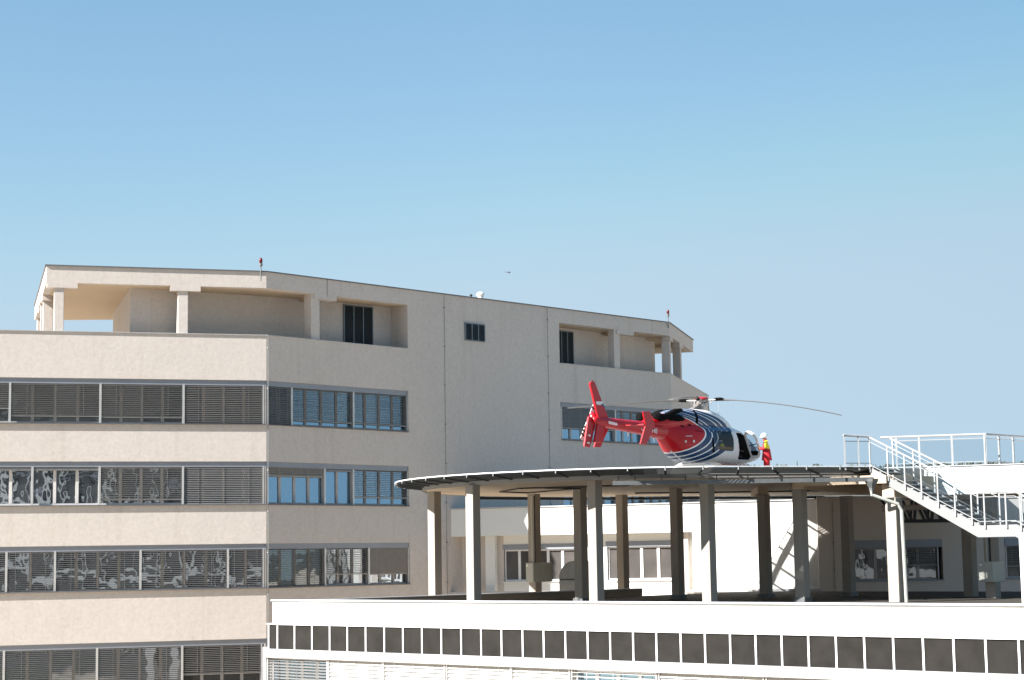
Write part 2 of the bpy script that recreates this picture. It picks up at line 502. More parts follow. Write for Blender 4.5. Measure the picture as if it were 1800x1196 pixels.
MB().prism([TL.xy(-31.5, -.35), TL.xy(0, -.5), TR.xy(S1, -.35), TR.xy(S1, -12), TL.xy(-31.5, -13)], FLOOR, FLOOR + .02).build('terrace_floor', M['floor'], tower)
MB().prism([TR.xy(S2, -.35), TR.xy(30, -.5), BR.xy(15, -.5), BR.xy(15, -11), TR.xy(S2, -12)], FLOOR, FLOOR + .02).build('terrace_floor', M['floor'], tower)
# solid middle of the wide face
MB().prism([TR.xy(S1), TR.xy(S2), backR, backM], GZ, SOF).build('centre_wall', M['render'], tower)
# roof slab with its deep fascia
MB().prism([BL.xy(0), PC, K, PE, PB, BR.xy(9.5, -11), TR.xy(14, -15), (-20.0, 98.8)], SOF, TOP).build('roof_slab', M['render'], tower)
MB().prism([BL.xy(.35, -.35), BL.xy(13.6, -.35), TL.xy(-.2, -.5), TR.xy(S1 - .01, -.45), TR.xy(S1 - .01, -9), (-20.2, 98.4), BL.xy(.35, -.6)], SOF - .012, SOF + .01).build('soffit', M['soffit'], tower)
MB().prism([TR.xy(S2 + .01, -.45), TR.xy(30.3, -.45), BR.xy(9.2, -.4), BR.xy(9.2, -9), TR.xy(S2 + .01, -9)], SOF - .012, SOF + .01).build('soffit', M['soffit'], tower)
# copings
def coping(fr, s0, s1, z, out=0.06, mat='coping', th=.05):
    MB().fb(fr, s0, s1, -.28, out, z, z + th).build('coping', M[mat], tower)
coping(TL, -10.33, -.0, TOP); coping(TR, .02, 30.5, TOP); coping(BR, .02, 9.55, TOP); coping(BL, 0, 13.95, TOP)
coping(TL, -32, -.0, PAR, .05, 'greycoping', .03); coping(TR, .02, S1, PAR, .05, 'greycoping', .03)
coping(TR, S2, 30.5, PAR, .04, 'greycoping', .03); coping(BR, .02, 16, PAR, .04, 'greycoping', .03)
# downstand beams and pillars of the open storey
def pillar(fr, s0, s1, d0=-.55, d1=-.06):
    MB().fb(fr, s0, s1, d0, d1, FLOOR, SOF + .01).build('pillar', M['render'], tower, bevel=.02)
def downstand(fr, s0, s1, depth=-2.2):
    MB().fb(fr, s0, s1, -.45, .004, SOF - .24, SOF + .01).build('beam', M['render'], tower)
    MB().fb(fr, (s0 + s1) / 2 - .3, (s0 + s1) / 2 + .3, depth, -.45, SOF - .2, SOF + .01).build('beam', M['soffit'], tower)
downstand(TL, -10.24, -8.85); downstand(TL, -4.57, -3.14); downstand(TR, 3.0, 4.43, -1.6); downstand(TR, 25.7, 27.2, -1.4)
downstand(BR, .2, 1.2); downstand(BR, 3.8, 5.2); downstand(BL, 8.6, 9.8, -.5); downstand(BL, 4.6, 5.6, -.5)
pillar(TL, -9.9, -9.46); pillar(TL, -4.2, -3.72); pillar(TR, 2.83, 3.38, -.62); pillar(TR, 25.5, 26.0, -.55)
pillar(BR, .3, .75); pillar(BR, 4.4, 4.9)
pillar(BL, 8.9, 9.35); pillar(BL, 6.0, 6.4); pillar(BL, .5, .95, -.5, -.1)
# penthouse walls set back behind the open storey
MB().prism([(-18.16, 87.24), (-15.6, 88.72), (-12.91, 90.32), (-9.9, 92.35), TR.xy(S1, -1.25), TR.xy(S1, -10), (-20.87, 95.98)], FLOOR + .02, SOF - .011).build('penthouse_wall', M['render'], tower)
MB().prism([TR.xy(S2, -1.5), TR.xy(30.9, -1.5), TR.xy(31.6, -2.6), TR.xy(31.6, -7), TR.xy(S2, -8)], FLOOR + .02, SOF - .011).build('penthouse_wall', M['render'], tower)
# louvred doors and grille
def louvre(fr, s0, s1, z0, z1, d, cols):
    f = MB(); w = .05
    for k in range(cols + 1):
        s = s0 + (s1 - s0) * k / cols
        f.fb(fr, s - w / 2, s + w / 2, d, d + .07, z0, z1)
    f.fb(fr, s0 - w / 2, s1 + w / 2, d, d + .065, z1, z1 + w).fb(fr, s0 - w / 2, s1 + w / 2, d, d + .065, z0 - w, z0)
    o = f.build('louvre_door', M['louvreframe'], tower)
    MB().fb(fr, s0, s1, d + .004, d + .012, z0, z1).build('backing', M['room'], o)
    sl = MB(); n = int((z1 - z0) / .075)
    for k in range(n):
        z = z0 + (z1 - z0) * (k + .5) / n
        a = [fr.p(s0, d + .055, z - .03), fr.p(s1, d + .055, z - .03), fr.p(s1, d + .015, z + .035), fr.p(s0, d + .015, z + .035)]
        sl.add(a + [q + Vector((0, 0, .008)) for q in a], [(3, 2, 1, 0), (4, 5, 6, 7), (0, 1, 5, 4), (2, 3, 7, 6)])
    sl.build('slats', M['louvre'], o)
PL = Fr((-12.91, 90.32), (TR.xy(S1, -1.25)[0] + 12.91, TR.xy(S1, -1.25)[1] - 90.32))
PLb = Fr((-9.9, 92.35), (TR.xy(S1, -1.25)[0] + 9.9, TR.xy(S1, -1.25)[1] - 92.35))
louvre(PLb, 1.75, 3.55, 10.7, 12.98, .01, 3)
louvre(Fr(TR.xy(0, -1.5), TR.u), 22.0, 23.5, 10.9, 12.9, .01, 3)
louvre(TR, 13.34, 14.78, 11.62, 12.48, .005, 3)

def window(par, fr, s0, s1, z0, z1, blind, tilt=25, mat='slat', sash=4, fm='frame', d=-.30, back=True, gl='glass', pitch=.085, rails=True, bd=-.10):
    """one window bay: frame (part), glazing, outer venetian blind and its guide rails (sub-parts)"""
    f = MB(); w = .07
    f.fb(fr, s0, s1, d, d + .07, z0, z0 + .09).fb(fr, s0, s1, d, d + .07, z1 - .08, z1)
    ss = [s0 + (s1 - s0) * k / sash for k in range(sash + 1)]
    for k, s in enumerate(ss):
        h = w if 0 < k < sash else w * .7
        f.fb(fr, max(s0, s - h), min(s1, s + h), d, d + .075, z0 + .09, z1 - .08)
    o = f.build('window', M[fm], par)
    p = MB()
    for k in range(sash):
        # every pane is set very slightly differently in its frame
        t = random.uniform(-.012, .012); u = random.uniform(-.010, .010)
        a = [fr.p(ss[k], d + .03 - t, z0), fr.p(ss[k + 1], d + .03 + t, z0), fr.p(ss[k + 1], d + .03 + t + u, z1), fr.p(ss[k], d + .03 - t + u, z1)]
        p.add(a, [(0, 1, 2, 3)])
    p.build('pane', M[gl], o, fix=False)
    if rails:
        for s in (s0 + .025, s1 - .025):
            MB().fb(fr, s - .022, s + .022, bd - .05, bd + .06, z0 + .01, z1).build('guide_rail', M['rail'], o)
    if blind > 0:
        b = MB(); h = (z1 - z0) * blind; n = max(2, int(h / pitch)); t = R(tilt); wd = max(.08, pitch * 1.04)
        cs, sn = math.cos(t) * wd / 2, math.sin(t) * wd / 2
        for k in range(n):
            z = z1 - .03 - h * (k + .5) / n + random.uniform(-.004, .004)
            a = [fr.p(s0 + .06, bd + cs, z - sn), fr.p(s1 - .06, bd + cs, z - sn), fr.p(s1 - .06, bd - cs, z + sn), fr.p(s0 + .06, bd - cs, z + sn)]
            b.add(a + [v + Vector((0, 0, .010)) for v in a], [(3, 2, 1, 0), (4, 5, 6, 7), (0, 1, 5, 4), (2, 3, 7, 6)])
        b.fb(fr, s0 + .05, s1 - .05, bd - .03, bd + .03, z1 - h - .07, z1 - h - .02)
        for k in range(3):
            s = s0 + (s1 - s0) * (k + .6) / 3.2
            b.fb(fr, s - .006, s + .006, bd + .042, bd + .050, z1 - h, z1)
        b.build('blind', M[mat], o, fix=False)
    return o

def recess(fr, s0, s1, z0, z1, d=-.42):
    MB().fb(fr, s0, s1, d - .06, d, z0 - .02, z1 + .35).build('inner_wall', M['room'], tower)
def lintel(fr, s0, s1, z, par=None, h=.24, out=-.06):
    MB().fb(fr, s0, s1, -.2, out, z - .02, z + h).build('blind_box', M['lintel'], par or tower)
def sill(fr, s0, s1, z, par=None, out=.07, mat='coping'):
    MB().fb(fr, s0, s1, -.3, out, z - .012, z + .03).build('sill', M[mat], par or tower)

# left face: four rows of ribbon windows; edges read from the guide rails
rowsL = [
 ([-15.6, -11.82, -7.75, -3.91, -.11], [.62, .80, .82, 1.0], [14, 9, 10, 22]),
 ([-14.6, -10.77, -7.75, -3.92, -.11], [.06, .06, .84, .97], [60, 60, 9, 44]),
 ([-13.6, -11.86, -9.71, -5.85, -1.80, -.11], [.97, .97, .97, .97, .97], [8, 9, 9, 12, 13]),
 ([-15.7, -11.9, -7.78, -3.91, -.19], [.97, .97, .82, .68], [11, 7, 12, 13])]
for (z0, z1), (ed, bl, ti) in zip(WIN, rowsL):
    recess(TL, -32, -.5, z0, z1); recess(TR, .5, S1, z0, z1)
    for k in range(len(ed) - 1):
        n = max(2, round((ed[k + 1] - ed[k]) / .95))
        window(tower, TL, ed[k], ed[k + 1], z0 + .03, z1, bl[k], ti[k], 'slat', n, 'framelight' if z0 == 2.74 else 'frame', gl='glasswavy')
    for k in range(3):
        window(tower, TL, ed[0] - 4 * (k + 1), ed[0] - 4 * k, z0 + .03, z1, .9, 15, 'slat', 4, gl='glasswavy')
    lintel(TL, -32, -.05, z1); lintel(TR, .0, S1 - .0, z1)
    sill(TL, -32, .0, z0, out=.10); sill(TR, .03, S1, z0)
    # corner post
    MB().prism([TL.xy(-.10, -.06), TR.xy(.0, -.06), TR.xy(.10, -.06), TR.xy(.1, -.35), TL.xy(-.1, -.35)], z0 + .03, z1 - .02).build('corner_post', M['frame'], tower)
rowsR = [
 ([.10, 1.6, 5.54, 9.19], [1.0, .83, .83], [48, 14, 14], ['slat', 'slat', 'slat']),
 ([.10, 3.66, 5.51, 9.19], [.22, .04, .76], [62, 60, 14], ['slattan', 'slat', 'slat']),
 ([.10, 3.67, 6.5, 9.19], [.97, .68, .70], [8, 12, 64], ['slat', 'slat', 'slattan']),
 ([.10, 3.67, 6.5, 9.19], [.9, .9, .9], [20, 20, 20], ['slat', 'slat', 'slat'])]
for (z0, z1), (ed, bl, ti, mt) in zip(WIN, rowsR):
    for k in range(len(ed) - 1):
        n = max(2, round((ed[k + 1] - ed[k]) / .95))
        window(tower, TR, ed[k], ed[k + 1], z0 + .03, z1, bl[k], ti[k], mt[k], n, gl='glasswavy' if z0 == -1.19 else 'glass')
for r, (z0, z1) in enumerate(WIN):
    recess(TR, S2, 30.1, z0, z1); recess(BR, .3, 16, z0, z1)
    lintel(TR, 20.86, 30.5, z1); lintel(BR, .02, 16, z1); sill(TR, 20.86, 30.5, z0); sill(BR, .02, 16, z0)
    MB().fb(TR, S2, 20.86, -.35, -.05, z0 + .03, z1 - .02).build('jamb', M['frame'], tower)
    ed = [20.86, 25.45, 27.9, 30.4]
    bl = [[.62, .56, .6], [.1, .9, .9], [.7, .7, .7], [.8, .8, .8]][r]
    ti = [[58, 14, 14], [30, 12, 12], [20, 20, 20], [20, 20, 20]][r]
    for k in range(3):
        window(tower, TR, ed[k], ed[k + 1], z0 + .03, z1, bl[k], ti[k], 'slat', [5, 3, 3][k])
    for k in range(3):
        window(tower, BR, .15 + 5.2 * k, 5.3 + 5.2 * k, z0 + .03, z1, .7, 20, 'slat', 4)
# lightning conductors with their clips, and panel joints
for s, d in ((11.82, .02), (19.78, .02)):
    q = MB(); q.fb(TR, s - .008, s + .008, .01, .025, -3, TOP)
    for k in range(8):
        z = TOP - .7 - 2.05 * k; q.fb(TR, s - .05, s + .05, .0, .05, z - .03, z + .03)
    q.build('lightning_conductor', M['slab'], tower)
q = MB(); q.tube(TR.p(.06, .06, PAR), TR.p(.06, .06, -7), .012, n=6)
for k in range(7): q.tube(TR.p(.06, .0, PAR - .6 - 1.95 * k), TR.p(.06, .08, PAR - .6 - 1.95 * k), .03, n=6)
q.build('lightning_conductor', M['slab'], tower)
q = MB(); q.fb(TR, 3.80, 3.82, .004, .02, SOF - .1, TOP); q.tube(TR.p(3.42, -.04, PAR), TR.p(3.42, -.04, SOF - .3), .015, n=6)
q.build('lightning_conductor', M['slab'], tower)

def obstruction_lamp(p, h, label):
    o = root('obstruction_lamp', label, 'lamp', p, 'obstruction lamps on the tower roof')
    p = Vector(p)
    MB().tube(p, p + Vector((0, 0, h)), .03, n=8).build('pole', M['galvdark'], o)
    MB().tube(p + Vector((0, 0, h)), p + Vector((0, 0, h + .12)), .085, n=10).build('lamp_base', M['galvdark'], o)
    MB().lathe([(.05, .12), (.08, .18), (.08, .32), (.05, .38), (.015, .40)], p + Vector((0, 0, h)), 12).build('lamp_lens', M['lampred'], o, True)
obstruction_lamp(TL.p(-.28, .09, 13.45), .72, 'red obstruction lamp on a thin pole at the left corner of the tower roof')
obstruction_lamp(TR.p(30.3, .09, 13.55), .72, 'red obstruction lamp on a thin pole at the right corner of the tower roof')
vp = TR.p(14.9, -.35, TOP + .02)
o = root('roof_ventilator', 'white mushroom shaped ventilator on the edge of the tower roof', 'vent', vp)
MB().tube(vp, vp + Vector((0, 0, .2)), .14, n=14).build('base', M['whiteplastic'], o)
MB().lathe([(.13, .15), (.20, .22), (.215, .32), (.17, .40), (.07, .43)], vp, 16).build('cowl', M['whiteplastic'], o, True)
vp = TR.p(14.14, -.3, TOP + .04)
o = root('vent_pipe', 'small dark vent pipe left of the white ventilator on the tower roof', 'pipe', vp)
MB().tube(vp, vp + Vector((0, 0, .15)), .04, n=10).build('pipe', M['black'], o)
MB().lathe([(.08, .13), (.09, .17), (.02, .22)], vp, 10).build('cap', M['black'], o)


# the block behind the photographer: seen only as a reflection in the left hand windows
fu = Vector((.66, .75)).normalized()
OB = Fr((33 - 45 * fu.x, -42 - 45 * fu.y), (-fu.x, -fu.y))
OB = Fr((33 + 45 * fu.x, -42 + 45 * fu.y), (-fu.x, -fu.y))
opp = root('opposite_building', 'dark glazed block with white uprights, reflected in the left windows of the tower', 'building', (OB.o.x, OB.o.y, GZ))
M['oppwall'] = paint('dark_curtain_wall', (0.035, 0.04, 0.045), 0.6, 0, 0.4, 0.3)
MB().fb(OB, 0, 90, -14, 0, GZ, 13).build('wall', M['oppwall'], opp)
for k in range(31):
    MB().fb(OB, 2.9 * k, 2.9 * k + (.22 if k % 3 else .5), -.1, .16, GZ, 13.2).build('upright', M['white'], opp)
for z in (-5.2, -1.6, 2.2, 6.0, 9.8):
    MB().fb(OB, -.1, 90.1, -.1, .10, z, z + (.35 if z > 2 else .9)).build('band', M['white' if z in (-1.6, 6.0) else 'lintel'], opp)

# ------------------------------------------------------------------ low white building in front
LB = Fr((-9.09, 69.0), (-azd(-46.67)[0], -azd(-46.67)[1]))
RU = Vector(azd(44.05))
RZ = -1.75                       # its roof
low = root('low_building', 'low white building with a flat roof and a row of dark glass panels', 'building', (LB.o.x, LB.o.y, GZ))
SE = 46.0
MB().fb(LB, .15, SE, -30, -.42, GZ, RZ).build('roof', M['gravel'], low)
MB().fb(LB, .13, SE, -.40, 0, -2.22, -1.40).build('parapet', M['white'], low, bevel=.01)
q = MB()
for k in range(16):
    q.fb(LB, .07 + 2.9 * k, .07 + 2.9 * k + 2.885, -.44, .05 + random.uniform(-.004, .004), -1.40, -1.362 + random.uniform(-.004, .004))
q.build('coping', M['whitesteel'], low)
MB().fb(LB, .10, SE, -.43, .035, -1.44, -1.401).build('shadow_strip', M['galvdark'], low)  # dark strip put in for the shadow line under the coping
MB().fb(LB, .13, .50, -21, -.44, RZ - .5, -1.44).build('side_parapet', M['stain'], low)
MB().fb(LB, .08, .55, -21, -.44, -1.44, -1.40).build('coping', M['greycoping'], low)
MB().fb(LB, -.16, SE, -.42, .03, -2.27, -2.222).build('head_rail', M['whitesteel'], low)
posts = [-.10, .41] + [1.38 + .957 * k for k in range(18)] + [18.50 + .915 * k for k in range(14)]
posts = [-.10, .41, 1.38, 2.35, 3.32, 4.27, 5.23, 6.19, 7.13, 8.07, 9.01, 9.95, 10.88, 11.81, 12.75, 13.67, 14.6, 15.53, 16.45, 17.37,
         18.28, 19.21, 20.12, 21.04, 21.95, 22.86, 23.77, 24.69, 25.61, 26.53, 27.45, 28.37, 29.31, 30.26, 31.2, 32.1, 33.0, 33.9, 34.8]
for k, s in enumerate(posts):
    MB().fb(LB, s - .028, s + .028, -.3, .0, -3.15, -2.271).build('mullion', M['whitesteel'], low)
for a, b in zip(posts, posts[1:]):
    t = random.uniform(-.008, .008); u = random.uniform(-.006, .006)
    MB().add([LB.p(a + .028, -.03 + t, -3.15), LB.p(b - .028, -.03 - t, -3.15), LB.p(b - .028, -.03 - t + u, -2.271), LB.p(a + .028, -.03 + t + u, -2.271),
              LB.p(a + .035, -.06, -3.15), LB.p(b - .035, -.06, -3.15), LB.p(b - .035, -.06, -2.271), LB.p(a + .035, -.06, -2.271)],
             [(0, 1, 2, 3), (7, 6, 5, 4)]).build('glass_panel', M['darkglass'], low, fix=False)
MB().fb(LB, -.10, SE, -.42, -.31, -3.15, -2.271).build('backing_wall', M['room'], low)
MB().fb(LB, -.28, SE, -.42, .10, -3.46, -3.15).build('metal_band', M['bandsteel'], low)
MB().fb(LB, -.26, SE, -.75, -.55, -5.6, -3.461).build('inner_wall', M['room'], low)
MB().fb(LB, -.26, SE, -.6, .0, GZ, -5.2).build('lower_wall', M['white'], low)
MB().fb(LB, -.40, -.26, -.42, .02, GZ, -3.10).build('end_pier', M['whitesteel'], low)
wb_ = [(-.20, 3.18, .62, 22, 'slat'), (3.2, 6.1, .40, 62, 'slatwhite'), (6.1, 9.15, .42, 62, 'slatwhite'), (9.2, 12.2, 1, 62, 'slatwhite'), (12.2, 14.75, 1, 62, 'slatwhite'),
       (14.8, 18.25, .95, 8, 'slatwhite'), (18.3, 22.2, 1, 60, 'slatwhite'), (22.25, 25.5, .07, 60, 'slatwhite'), (25.5, 28.4, .06, 60, 'slatwhite'), (28.4, 31.5, .4, 60, 'slatwhite')]
for a, b, fr_, ti, mt in wb_:
    window(low, LB, a, b, -5.2, -3.47, fr_, ti, mt, max(2, round((b - a) / .9)), 'whiteframe', pitch=.125 if mt == 'slatwhite' else .1, d=-.34, bd=-.07)

# ------------------------------------------------------------------ white wing behind the deck
AN = Fr((-3.27, 96.7), azd(111.1))
wing = root('white_wing', 'white rendered wing behind the landing deck with a projecting upper band', 'building', (AN.o.x, AN.o.y, GZ))
MB().fb(AN, -.6, 12.9, -8, -.02, 1.19, 2.60).build('upper_band', M['white'], wing)
MB().fb(AN, -.6, 19.3, -8, .05, 2.605, 2.66).build('coping', M['greycoping'], wing)
MB().fb(AN, 12.9, 19.3, -8, -.02, GZ, 2.60).build('wall', M['white'], wing)
# recessed wall with two window openings
for s0, s1, z0, z1 in ((-.6, 2.57, GZ, 1.19), (6.6, 8.2, GZ, 1.19), (11.80, 12.9, GZ, 1.19), (2.57, 6.6, GZ, -1.20), (8.2, 11.8, GZ, -1.20), (2.57, 6.6, .74, 1.19), (8.2, 11.8, .80, 1.19)):
    MB().fb(AN, s0, s1, -8, -.75, z0, z1).build('wall', M['pink' if s1 < 2.6 else 'white'], wing)
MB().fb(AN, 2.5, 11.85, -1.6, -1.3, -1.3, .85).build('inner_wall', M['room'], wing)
MB().fb(AN, 1.70, 2.22, -.75, -.35, RZ, 1.188).build('pilaster', M['white'], wing, bevel=.01)
MB().fb(AN, 12.25, 12.55, -.75, -.40, RZ, 1.188).build('pilaster', M['pink'], wing, bevel=.01)
for s0, s1, zt in ((2.57, 6.6, .74), (8.2, 11.8, .80)):
    MB().fb(AN, s0 - .05, s1 + .03, -1.0, -.715, zt - .27, zt).build('blind_box', M['lintel'], wing)
    MB().fb(AN, s0 - .05, s1 + .05, -.95, -.66, -1.20, -1.165).build('sill', M['whitesteel'], wing)
    window(wing, Fr(AN.xy(0, -.7), AN.u), s0 + .04, s1 - .04, -1.16, zt - .27, 0, 0, 'slat', 5 if s0 < 5 else 4, 'whiteframe', d=-.22, rails=False, gl='glassdull')
MB().fb(AN, -.6, 19.3, -.2, .12, RZ - .02, RZ + .10).build('base_flashing', M['greycoping'], wing)

PK = Fr((14.9, 89.7), azd(85))
wing2 = root('beige_wing', 'beige rendered wing in the shade under the deck and stairs', 'building', (PK.o.x, PK.o.y, GZ))
for s0, s1, z0, z1 in ((-.3, 1.40, GZ, 2.7), (5.82, 8.93, GZ, 2.7), (12.2, 20, GZ, 2.7), (1.40, 5.82, GZ, -1.36), (8.93, 12.2, GZ, -1.36), (1.40, 5.82, .62, 2.7), (8.93, 12.2, .62, 2.7)):
    MB().fb(PK, s0, s1, -7, 0, z0, z1).build('wall', M['pink'], wing2)
MB().fb(PK, -.3, 20, -7, .05, 2.705, 2.75).build('coping', M['greycoping'], wing2)
for s0, s1 in ((1.40, 5.82), (8.93, 12.2)):
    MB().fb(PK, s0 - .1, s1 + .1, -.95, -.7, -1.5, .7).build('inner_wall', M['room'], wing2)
    MB().fb(PK, s0 + .01, s1 - .01, -.4, .03, .25, .62).build('blind_box', M['lintel'], wing2)
    MB().fb(PK, s0 - .03, s1 + .05, -.3, .06, -1.36, -1.31).build('sill', M['lintel'], wing2)
    window(wing2, PK, s0 + .04, (s0 + s1) / 2, -1.31, .25, .0 if s0 < 5 else .6, 12, 'slat', 2, 'frame', d=-.25, gl='glassdull')
    window(wing2, PK, (s0 + s1) / 2, s1 - .2, -1.31, .25, .52, 12, 'slat', 2, 'frame', d=-.25, gl='glassdull')
q = MB(); q.tube(PK.p(.45, .03, 2.6), PK.p(.45, .03, RZ), .012, n=6)
for z in (2.1, .55, -.75): q.tube(PK.p(.45, 0, z), PK.p(.45, .08, z), .035, n=6)
q.build('lightning_conductor', M['coping'], wing2)

# ------------------------------------------------------------------ landing deck
DC = Vector((6.1, 76.4)); RIM = 11.0; SLABR = 9.85
EXT = Vector((.968, .25))
deck = root('landing_deck', 'raised round concrete helicopter landing deck on tall pillars with a grating safety rim', 'landing deck', (DC.x, DC.y, RZ))
def outline(r, n=64):
    """rounded on the left, running straight along the extension on the right"""
    pts = []
    a0 = math.atan2(EXT.x, -EXT.y) ; a1 = math.atan2(-EXT.x, EXT.y) + 2 * math.pi
    a0 = R(104.5); a1 = R(275.0)
    for i in range(n + 1):
        a = a0 + (a1 - a0) * i / n
        pts.append(Vector((DC.x + r * math.cos(a), DC.y + r * math.sin(a))))
    return pts
ZR = 3.14
o_in = outline(SLABR); o_out = outline(RIM)
def tail(pts, r):
    """back edge runs on to the right, front edge runs to the head of the stairs"""
    back = [pts[0] + EXT * (13.0 - 2.2 * k) for k in range(6)]
    f0 = pts[-1]; fend = Vector((13.05, 67.32)) if r == RIM else Vector((14.2, 68.6))
    front = [f0 + (fend - f0) * (k / 5) for k in range(1, 6)]
    return back + pts + front
p_in = tail(o_in, SLABR); p_out = tail(o_out, RIM)
right_close = [Vector((18.9, 71.0)), Vector((24.0, 93.0))]  # hidden end drawn out to the right so the slab shades the beige wing
poly = [tuple(v) for v in p_in] + [tuple(v) for v in right_close]
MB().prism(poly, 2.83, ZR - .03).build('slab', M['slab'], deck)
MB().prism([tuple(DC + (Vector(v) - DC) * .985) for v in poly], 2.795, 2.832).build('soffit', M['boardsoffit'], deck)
# louvred safety rim: strips between slab edge (lower) and rim (higher)
def lerp_ring(t): return [a + (b - a) * t for a, b in zip(p_in, p_out)]
def ring_strip(mb, t0, t1, z0, z1, th):
    A, B = lerp_ring(t0), lerp_ring(t1)
    n = len(A)
    vs = [(v.x, v.y, z0) for v in A] + [(v.x, v.y, z1) for v in B] + [(v.x, v.y, z0 + th) for v in A] + [(v.x, v.y, z1 + th) for v in B]
    fs = []
    for i in range(n - 1):
        fs += [(i, i + 1, n + i + 1, n + i), (2 * n + i, 3 * n + i, 3 * n + i + 1, 2 * n + i + 1), (i, 2 * n + i, 2 * n + i + 1, i + 1), (n + i, n + i + 1, 3 * n + i + 1, 3 * n + i)]
    mb.add(vs, fs)
sr = MB()
NS = 24
for k in range(NS):
    t0 = .05 + .92 * k / NS; t1 = t0 + .008
    zz = lambda t: 2.95 + .15 * t
    ring_strip(sr, t0, t1, zz(t0) - .02, zz(t1) - .02, .042)
sr.build('grating_bars', M['netdark'], deck, fix=False)
rr = MB(); ring_strip(rr, .985, 1.005, ZR - .02, ZR - .02, .04)
rr.build('rim_rail', M['whitesteel'], deck)
er = MB(); ring_strip(er, .0, .03, 2.79, 2.79, .33)
er.build('edge_beam', M['slab'], deck)
# solid plate added in the rim, back right, to shade the wing walls
e0 = o_in[0] + EXT * 9.6; e1 = o_in[0] + EXT * 15.5; e2 = o_out[0] + EXT * 15.5; e3 = o_out[0] + EXT * 9.6
MB().prism([tuple(e0), tuple(e1), tuple(e2), tuple(e3)], 2.84, 2.90).build('shade_plate', M['galvdark'], deck)
# brackets carrying the rim
L = [0.0]
for a, b in zip(p_out, p_out[1:]): L.append(L[-1] + (b - a).length)
tot = L[-1]; nb = int(tot / 1.32)
for k in range(nb + 1):
    d = tot * k / nb
    i = max(j for j in range(len(L)) if L[j] <= d + 1e-6); i = min(i, len(p_out) - 2)
    t = (d - L[i]) / max(1e-6, L[i + 1] - L[i])
    po = p_out[i].lerp(p_out[i + 1], t); pi = p_in[i].lerp(p_in[i + 1], t)
    br = MB()
    br.beam((pi.x, pi.y, 2.93), (po.x, po.y, 3.06), .05, .07)
    br.beam((po.x, po.y, 3.02), (po.x, po.y, ZR + .02), .035, .035, up=(1, 0, 0), mi=1)
    br.build('bracket', [M['netdark'], M['galv']], deck)
# pillars, square on the 45 degree grid
def column(x, y, ztop, w=.40, name='pillar', z0=RZ, mat='column'):
    fr = Fr((x, y), azd(-46.67 + 180))
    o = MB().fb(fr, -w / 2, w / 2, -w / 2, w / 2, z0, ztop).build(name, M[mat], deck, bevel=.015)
    return fr, o
def px_col(px, y): return (px - 900) / 3250 * y
cols = [(-3.30, 76.3, 2.80), (-1.58, 70.2, 2.80), (2.93, 67.7, 2.80), (.85, 81.2, 2.80), (2.62, 74.3, 2.80), (4.85, 84.0, 2.80), (6.72, 77.2, 2.80),
        (7.02, 67.6, 2.80), (10.35, 77.2, 2.50), (10.60, 69.0, 2.50), (13.8, 77.2, 2.38)]
frs = []
for x, y, zt in cols: frs.append(column(x, y, zt)[0])
for i in (4, 5, 6, 8, 9, 10):     # short steel shoes at the feet
    x, y, zt = cols[i]
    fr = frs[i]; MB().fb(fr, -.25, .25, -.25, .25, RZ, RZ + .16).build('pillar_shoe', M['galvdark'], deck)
fL, _ = column(13.62, 66.7, 1.98, .44)
column(17.85, 73.2, 2.0, .42); fN, _ = column(18.0, 70.4, 2.0, .42)
# downstand beams under the right hand part
def dbeam(p0, p1, z0, z1, w=.45): MB().beam((p0[0], p0[1], (z0 + z1) / 2), (p1[0], p1[1], (z0 + z1) / 2), w, z1 - z0).build('beam', M['soffit'], deck)
dbeam((10.5, 68.6), (15.3, 77.6), 2.40, 2.797)
dbeam((10.2, 76.0), (10.5, 80.5), 2.50, 2.796)
dbeam((13.5, 67.0), (18.2, 71.8), 1.98, 2.797, .5)
dbeam((10.4, 68.75), (13.5, 66.95), 2.50, 2.796, .4)
# gutter, hopper and downpipe
gz = 2.62
gp = lambda px, y: Vector(((px - 900) / 3250 * y, y, gz))
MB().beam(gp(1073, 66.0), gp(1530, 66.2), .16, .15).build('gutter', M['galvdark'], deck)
for px in (1083, 1112, 1158, 1200, 1255, 1310, 1365, 1420, 1475):
    p = gp(px, 66.0); MB().beam(p + Vector((0, 0, .05)), p + Vector((0, 0, .26)), .03, .03, up=(1, 0, 0)).build('hanger', M['black'], deck)
hp = gp(1526, 66.2)
MB().lathe([(.08, -.42), (.09, -.30), (.24, -.08), (.26, .02)], hp, 4).build('hopper', M['galvdark'], deck)
pt = [hp + Vector((0, 0, -.38)), hp + Vector((0, .02, -.55)), Vector((13.68, 66.2, 1.72)), Vector((13.80, 66.22, 1.5)), Vector((13.86, 66.3, RZ))]
MB().path(pt, .065, 8).build('downpipe', M['boxgrey'], deck)
# pipe runs and cable trays hung under the soffit
MB().path([(1.2, 72.5, 2.73), (2.6, 73.2, 2.72), (.6, 77.5, 2.73), (-.6, 75.9, 2.73), (.2, 72.4, 2.73), (4.4, 71.0, 2.73)], .03, 6).build('pipe_run', M['black'], deck)
MB().path([(5.2, 80.0, 2.73), (9.2, 80.4, 2.73), (14.4, 80.6, 2.73)], .035, 6).build('pipe_run', M['black'], deck)
MB().beam((-2.0, 83.0, 2.73), (2.9, 86.6, 2.73), .18, .12).build('back_beam', M['black'], deck)
MB().beam((2.9, 86.65, 2.73), (15.0, 90.0, 2.73), .18, .12).build('back_beam', M['black'], deck)

